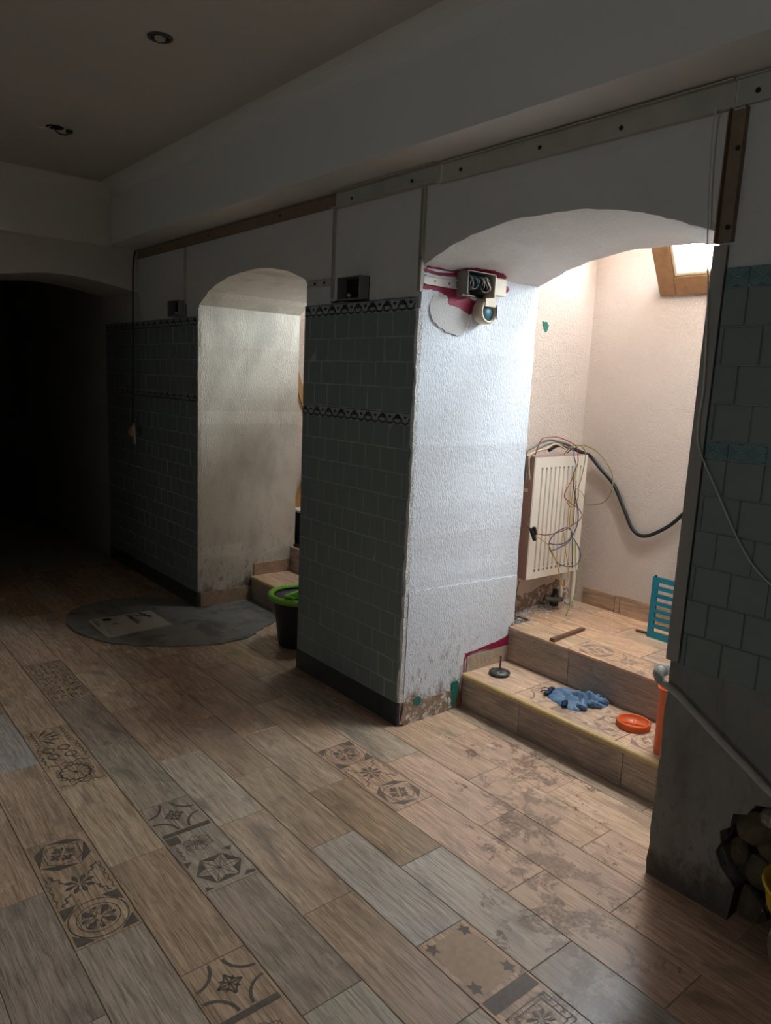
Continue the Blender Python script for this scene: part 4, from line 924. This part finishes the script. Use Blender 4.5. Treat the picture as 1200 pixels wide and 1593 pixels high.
t = empty('wire_connector', (-2.245, 2.815, .80)); tag(t, 'cluster of small black wire connectors in front of the radiator', 'connector')
for i, (y, z, a) in enumerate(((-.012, .015, .5), (.008, .018, .4), (.004, -.012, .5))): MB().box((-.008, -.006, -.020), (.008, .006, .020)).obj('connector_block', 'black_pl', t, loc=(0, y, z), rot=(a, 0, 0))
# plaster debris fallen below the radiator
def debris():
    r = random.Random(9); mb = MB()
    for i in range(420):
        y = r.uniform(2.80, 3.34); x = XL + .01 + abs(r.gauss(0, .06)) + (.02 if y < 3 else 0); s = r.uniform(.002, .008) * (1.3 if x < -2.36 else .8)
        z = .3405; h = s * r.uniform(.6, 1.2); a = r.uniform(0, 3)
        q = [(x + s * math.cos(a + k * 2.1), y + s * math.sin(a + k * 2.1), z) for k in range(3)]
        mb.add(q + [(x, y, z + h)], [(0, 1, 2), (0, 1, 3), (1, 2, 3), (2, 0, 3)])
    o = mb.obj('plaster_debris', 'soffit'); tag(o, 'pale plaster crumbs fallen below the radiator', 'debris', kind='stuff')
debris()

# ------------------------------------------------------------------ things on the steps and landing
def teal_panel():
    t = empty('slatted_panel', (-1.806, 3.19, .340), (0, 0, .0)); tag(t, 'teal slatted plastic panel standing on the landing', 'panel')
    W_, H_, d = .32, .302, .014
    MB().box((0, 0, 0), (.028, d, H_)).obj('side_stile', 'teal_pl', t); MB().box((W_ - .028, 0, 0), (W_, d, H_)).obj('side_stile', 'teal_pl', t)
    MB().box((.028, 0, 0), (W_ - .028, d, .032)).obj('bottom_rail', 'teal_pl', t); MB().box((.028, 0, H_ - .024), (W_ - .028, d, H_)).obj('top_rail', 'teal_pl', t)
    n = 7; gap = .020; p = (H_ - .056 - gap) / (n - 1)
    for i in range(n - 1):
        z0 = .032 + gap + p * i; MB().box((.028, .0005, z0), (W_ - .028, d - .0005, z0 + p - gap)).obj('slat', 'teal_pl', t)
    MB().tube([(.012, .007, H_), (.012, .007, H_ + .006)], .005, 8).obj('peg', 'dark_hole', t)
teal_panel()
o = MB().tube([(-1.878, 3.212, .3455), (-1.70, 3.262, .3455), (-1.5, 3.325, .3455)], .0055, 8).obj('dark_rod', 'w_brown'); tag(o, 'thin dark rod lying on the landing behind the teal panel', 'rod')
def stick():
    mb = MB(); n = 7; vs = []; r = random.Random(2)
    a, b = Vector((-2.012, 2.722, .3405)), Vector((-2.036, 2.998, .3405)); d = (b - a).normalized(); s = d.cross(Vector((0, 0, 1)))
    for i in range(n + 1):
        c = a.lerp(b, i / n); w = .0125 + r.uniform(-.0015, .0015); h = .016 * (1 - .25 * i / n)
        vs += [c - s * w, c + s * w, c + s * w * .85 + Vector((0, 0, h)), c - s * w * .85 + Vector((0, 0, h))]
    fs = [(0, 1, 2, 3), tuple(range(4 * n, 4 * n + 4))]
    for i in range(n):
        for k in range(4): fs.append((4 * i + k, 4 * i + (k + 1) % 4, 4 * i + 4 + (k + 1) % 4, 4 * i + 4 + k))
    o = mb.add(vs, fs).obj('wooden_stick', 'oldwood'); tag(o, 'short brown wooden stick lying across the landing edge', 'stick')
stick()
def disc():
    t = empty('anchor_disc', (-2.166, 2.548, .165)); tag(t, 'round dark metal disc with an upright rod on the first step', 'disc')
    MB().lathe([(0, 0), (.030, 0), (.040, .006), (.042, .012), (.038, .017), (.012, .022), (0, .022)], 28).obj('disc_body', 'steel', t, True); db = t.children[0]
    MB().tube([(0, 0, .02), (.001, 0, .088)], .0035, 8).obj('rod', 'oldwood', t)
    for k in range(6): MB().box((.010, -.002, .0175), (.036, .002, .0205)).obj('rib', 'pipe_grey', db, rot=(0, 0, k * PI / 3))
    t.scale = (1.2, 1.2, 1.05)
disc()
def cap():
    t = empty('pipe_cap', (-1.487, 2.600, .165)); tag(t, 'orange plastic pipe cap lying open on the first step', 'pipe cap')
    MB().lathe([(0, 0.0), (.060, 0), (.066, .003), (.066, .024), (.064, .028), (.060, .028), (.058, .024), (.056, .008), (0, .008)], 44).obj('shell', 'orange', t, True); sh = t.children[0]
    MB().box((-.052, -.0015, .008), (.052, .0015, .0125)).obj('cross_rib', 'orange', t, rot=(0, 0, .5)); MB().box((-.052, -.0015, .008), (.052, .0015, .0123)).obj('cross_rib', 'orange', t, rot=(0, 0, .5 + PI / 2))
    for k in range(40):
        a = 2 * PI * k / 40; MB().box((.0655, -.0018, .003), (.0678, .0018, .023)).obj('grip_rib', 'orange', sh, rot=(0, 0, a))
cap()
def drain_pipe():
    t = empty('drain_pipe', (-1.293, 2.505, .165)); tag(t, 'orange plastic drain pipe standing upright on the first step', 'pipe')
    H_ = .262
    MB().lathe([(.041, 0), (.041, H_ - .03), (.044, H_ - .02), (.046, H_ - .012), (.049, H_ - .008), (.049, H_), (.044, H_), (.039, H_ - .01), (.038, 0), (.041, 0)], 40).obj('tube', 'orange', t, True)
    MB().lathe([(.0475, H_ - .010), (.0500, H_ - .007), (.0500, H_ - .003), (.0475, H_)], 40).obj('rim', 'orange', t, True)
drain_pipe()
WR = bpy.data.textures.new('wrinkles', 'CLOUDS'); WR.noise_scale = .022; WR.noise_depth = 2
def glove():
    t = empty('rubber_glove', (-1.782, 2.602, .165)); tag(t, 'crumpled blue work glove lying on the first step', 'glove')
    mb = MB(); n = 18
    # cuff: two flattened folds of a tube open at its lower left end, then palm and bunched fingers
    def tubeflat(path, ws, hs, ph=0.0, seed=0, openend=True):
        r = random.Random(seed); P = [Vector(p) for p in path]; vs = []; fs = []
        P2 = catmull(P, 4); m = len(P2)
        for i, p in enumerate(P2):
            u = i / (m - 1) * (len(ws) - 1); a = int(min(u, len(ws) - 2)); f = u - a
            w = ws[a] * (1 - f) + ws[a + 1] * f; h = hs[a] * (1 - f) + hs[a + 1] * f
            tdir = (P2[min(i + 1, m - 1)] - P2[max(i - 1, 0)]).normalized(); s = tdir.cross(Vector((0, 0, 1))).normalized()
            for k in range(n):
                th = 2 * PI * k / n; wob = 1 + .13 * math.sin(3 * th + i * .7 + ph) + r.uniform(-.04, .04)
                z = max(.0012, p.z + h * math.sin(th) * wob); q = p + s * (w * math.cos(th) * wob); vs.append((q.x, q.y, z))
        for i in range(m - 1):
            for k in range(n): fs.append((i * n + k, i * n + (k + 1) % n, (i + 1) * n + (k + 1) % n, (i + 1) * n + k))
        fs.append(tuple(range((m - 1) * n, m * n)))
        if not openend: fs.append(tuple(range(n))[::-1])
        return vs, fs
    def piece(name, path, ws, hs, m, ph, seed, openend=False, par=None):
        vs, fs = tubeflat(path, ws, hs, ph, seed, openend)
        o = MB().add(vs, fs).obj(name, m, par or t, True); sd = o.modifiers.new('smooth', 'SUBSURF'); sd.levels = sd.render_levels = 2
        dm = o.modifiers.new('wrinkles', 'DISPLACE'); dm.texture = WR; dm.strength = .013; dm.mid_level = .5; dm.texture_coords = 'LOCAL'; return o
    out = [(-.150, .050), (-.150, -.010), (-.115, -.075), (-.05, -.105), (.035, -.115), (.085, -.100), (.115, -.060), (.100, -.020), (.125, .02), (.150, .055), (.145, .095), (.110, .120), (.05, .105), (-.02, .112), (-.09, .100), (-.135, .088)]
    O = catmull([Vector((x, y, 0)) for x, y in out + [out[0]]], 5)[:-1]; nr = 22; na = len(O); c0 = Vector((-.005, .0, 0)); r = random.Random(6)
    O = [o + (o - c0).normalized() * r.uniform(-.006, .006) for o in O]
    vs = []
    for i in range(nr + 1):
        u = i / nr
        for o in O:
            p = c0.lerp(o, u); x, y = p.x, p.y
            fold = abs(math.sin(34 * x + 21 * y + 1.3 * math.sin(40 * y))) * .55 + abs(math.sin(-25 * x + 46 * y + .8 * math.sin(55 * x))) * .45
            hill = .036 * math.exp(-((x - .07) / .07) ** 2 - ((y - .02) / .07) ** 2) + .022
            z = .0015 + (1 - u ** 5) * hill * (.30 + .95 * fold) + .004 * math.sin(90 * x) * math.sin(80 * y) * (1 - u)
            vs.append((x, y, max(.0015, z)))
    fs = [(i * na + k, i * na + (k + 1) % na, (i + 1) * na + (k + 1) % na, (i + 1) * na + k) for i in range(nr) for k in range(na)]
    base = len(vs); vs += [(o.x, o.y, .0006) for o in O]; fs += [(nr * na + k, nr * na + (k + 1) % na, base + (k + 1) % na, base + k) for k in range(na)] + [tuple(range(base, base + na))]
    pm = MB().add(vs, fs).obj('glove_body', 'glove', t, True)
    piece('cuff_lining', [(-.150, -.035, .010), (-.118, -.025, .018)], [.052, .044], [.009, .013], 'glove_dark', .3, 2)
    piece('opening_shade', [(.012, -.118, .014), (.035, -.100, .020)], [.026, .022], [.013, .016], 'glove_dark', .2, 15)  # solid piece, the shade of the opening is put into its dark colour
    for i, (p0, p1, p2) in enumerate((((.10, .07, .018), (.128, .092, .020), (.145, .10, .012)), ((.07, .085, .018), (.085, .108, .020), (.10, .122, .011)), ((.09, .0, .020), (.122, .02, .020), (.15, .045, .012)), ((.07, -.07, .018), (.10, -.062, .019), (.122, -.05, .012)))):
        piece('finger', [p0, p1, p2], [.016, .016, .010], [.013, .014, .009], 'glove', i * .8, 6 + i, False, pm)
    MB().tube([(-.140, -.040, .012), (-.158, -.055, .012), (-.166, -.072, .006)], .0028, 6).obj('tie_cord', 'oldwood', t); MB().tube([(-.145, -.010, .010), (-.170, -.022, .016), (-.185, -.040, .010)], .0024, 6).obj('tie_cord', 'oldwood', t)
    t.scale = (.82, .82, .9); return t
glove()

# ------------------------------------------------------------------ far niche: bucket and odds and ends
def bucket():
    t = empty('mop_bucket', (-3.405, 2.235, .0)); tag(t, 'black mop bucket with a lime green rim and wringer in the far niche', 'bucket')
    MB().lathe([(0, .004), (.115, .0), (.118, .01), (.150, .255), (.154, .262), (.148, .262), (.112, .012), (0, .012)], 40).obj('pail', 'bucket', t, True)
    MB().lathe([(.146, .250), (.168, .252), (.178, .264), (.176, .278), (.160, .284), (.150, .280), (.146, .268)], 40).obj('rim_ring', 'lime', t, True)
    # wringer basket over the right half
    mb = MB(); vs = []; fs = []; n = 20
    for i in range(7):
        u = i / 6
        for k in range(n + 1):
            a = -PI / 2 + PI * k / n; r = .150 * (1 - u * .55); vs.append((.0 + r * math.cos(a) + .0 * u, r * math.sin(a), .282 + .014 * (1 - u) - .10 * u * u))
    for i in range(6):
        for k in range(n): fs.append((i * (n + 1) + k, i * (n + 1) + k + 1, (i + 1) * (n + 1) + k + 1, (i + 1) * (n + 1) + k))
    o = mb.add(vs, fs).obj('wringer_basket', 'lime', t, True); so = o.modifiers.new('thick', 'SOLIDIFY'); so.thickness = .006
    MB().box((-.006, -.146, .268), (.012, .146, .296)).obj('wringer_bridge', 'lime', t)
    MB().tube([(.02, -.15, .285), (.03, -.17, .30), (.05, -.16, .30), (.06, -.14, .285)], .008, 8).obj('grip_lug', 'lime', t, True)
    t.rotation_euler = (0, 0, .35); t.scale = (1.07, 1.07, 1.07)
bucket()
t = empty('navy_carton', (-4.405, 2.80, .340)); tag(t, 'dark navy carton with a small yellow mark behind the far niche', 'carton')
MB().box((0, 0, 0), (.11, .16, .235)).obj('carton_body', 'navy', t); MB().box((.108, .05, .14), (.1105, .075, .175)).obj('yellow_mark', 'yellow', t); MB().box((.108, .03, .08), (.1105, .09, .095)).obj('pale_print', 'w_teal', t)
o = MB().box((-4.45, 2.775, .576), (-4.25, 2.99, .590)).obj('shelf_board', 'shelf_w'); tag(o, 'white board lying on the navy carton behind the far niche', 'board')
o = MB().prism([(2.80, .5905), (2.97, .5905), (2.95, .92), (2.90, .84), (2.86, .72)], 0, -4.43, -4.405).obj('cardboard_wedge', 'cardboard'); tag(o, 'torn brown cardboard piece standing on the white board', 'cardboard')
o = MB().add([(-4.458, 2.80, 1.66), (-4.458, 2.76, 1.62), (-4.458, 3.28, .342), (-4.458, 3.33, .342), (-4.44, 2.80, 1.66), (-4.44, 2.76, 1.62), (-4.44, 3.28, .342), (-4.44, 3.33, .342)], [(0, 1, 2, 3), (4, 7, 6, 5), (0, 3, 7, 4), (1, 5, 6, 2), (0, 4, 5, 1), (3, 2, 6, 7)]).obj('wooden_lath', 'pine'); tag(o, 'orange wooden lath leaning on the far light shaft wall', 'lath')
o = MB().tube([(-4.27, 2.735, .351), (-4.22, 2.74, .352), (-4.16, 2.75, .351)], .011, 8).obj('black_hose_end', 'black_pl', None, True); tag(o, 'short black hose end on the far niche landing edge', 'hose')

# ------------------------------------------------------------------ ceiling spots and the hanging lamp holder
def spot(loc, label):
    t = empty('ceiling_spot', loc); tag(t, label, 'spotlight', 'recessed ceiling spotlights')
    MB().lathe([(.046, 0), (.046, -.003), (.043, -.005), (.034, -.004), (.033, -.001), (.033, 0)], 36).obj('trim_ring', 'steel', t, True)
    MB().lathe([(.033, -.0012), (.0, -.0012)], 32).obj('dark_cup', 'black_pl', t)
    MB().lathe([(.020, -.0015), (.018, -.010), (.012, -.013), (0, -.013)], 24).obj('bulb', 'card', t, True)
    return t
spot((-2.82, 1.18, CEIL), 'round black recessed ceiling spotlight with a pale bulb')
t = empty('spot_opening', (-4.19, 1.196, CEIL)); tag(t, 'empty ceiling spotlight hole with loose wires', 'spotlight', 'recessed ceiling spotlights')
MB().lathe([(.042, -.001), (.0, -.001)], 28).obj('hole', 'dark_hole', t)  # flat disc on the ceiling, the hole's shade is in its colour
MB().tube([(-.02, 0, -.001), (-.03, .03, -.018), (.0, .06, -.022), (.03, .07, -.012)], .0035, 6).obj('loose_wire', 'black_pl', t, True); MB().tube([(.0, -.02, -.001), (.01, -.05, -.02), (-.02, -.08, -.014)], .003, 6).obj('loose_wire', 'w_white', t, True)
MB().box((.02, .045, -.022), (.04, .075, -.008)).obj('terminal', 'black_pl', t)
def lampholder():
    t = empty('lamp_holder', (-5.24, 1.965, 1.09)); tag(t, 'pale lamp holder with a hanging tag on a black cable in the dark corner', 'lamp holder')
    MB().tube([(-.008, .04, 1.235), (-.004, .02, 1.1), (.0, .01, .6), (.012, .0, .25), (.0, .0, .05), (0, 0, .03)], .006, 8).obj('cable', 'black_pl', t, True)
    MB().lathe([(0, .03), (.012, .03), (.018, .015), (.022, -.01), (.036, -.035), (.034, -.037), (.018, -.012), (0, -.012)], 20).obj('holder_cone', 'w_beige', t, True, rot=(.3, .9, 0))
    MB().tube([(.01, 0, .03), (.04, -.01, .05), (.07, -.02, .045)], .003, 6).obj('tag_string', 'w_white', t)
    vs = []; 
    for i in range(8):
        u = i / 7; x = .07 + .02 * math.sin(u * 1.6); z = .045 - .14 * u; vs += [(x - .018 - .006 * u, -.02, z), (x + .014, -.02, z), (x + .014, -.0185, z), (x - .018 - .006 * u, -.0185, z)]
    fs = [(0, 1, 2, 3), (28, 29, 30, 31)] + [(4 * i + k, 4 * i + (k + 1) % 4, 4 * i + 4 + (k + 1) % 4, 4 * i + 4 + k) for i in range(7) for k in range(4)]
    MB().add(vs, fs).obj('tag', 'white_pl', t)
lampholder()
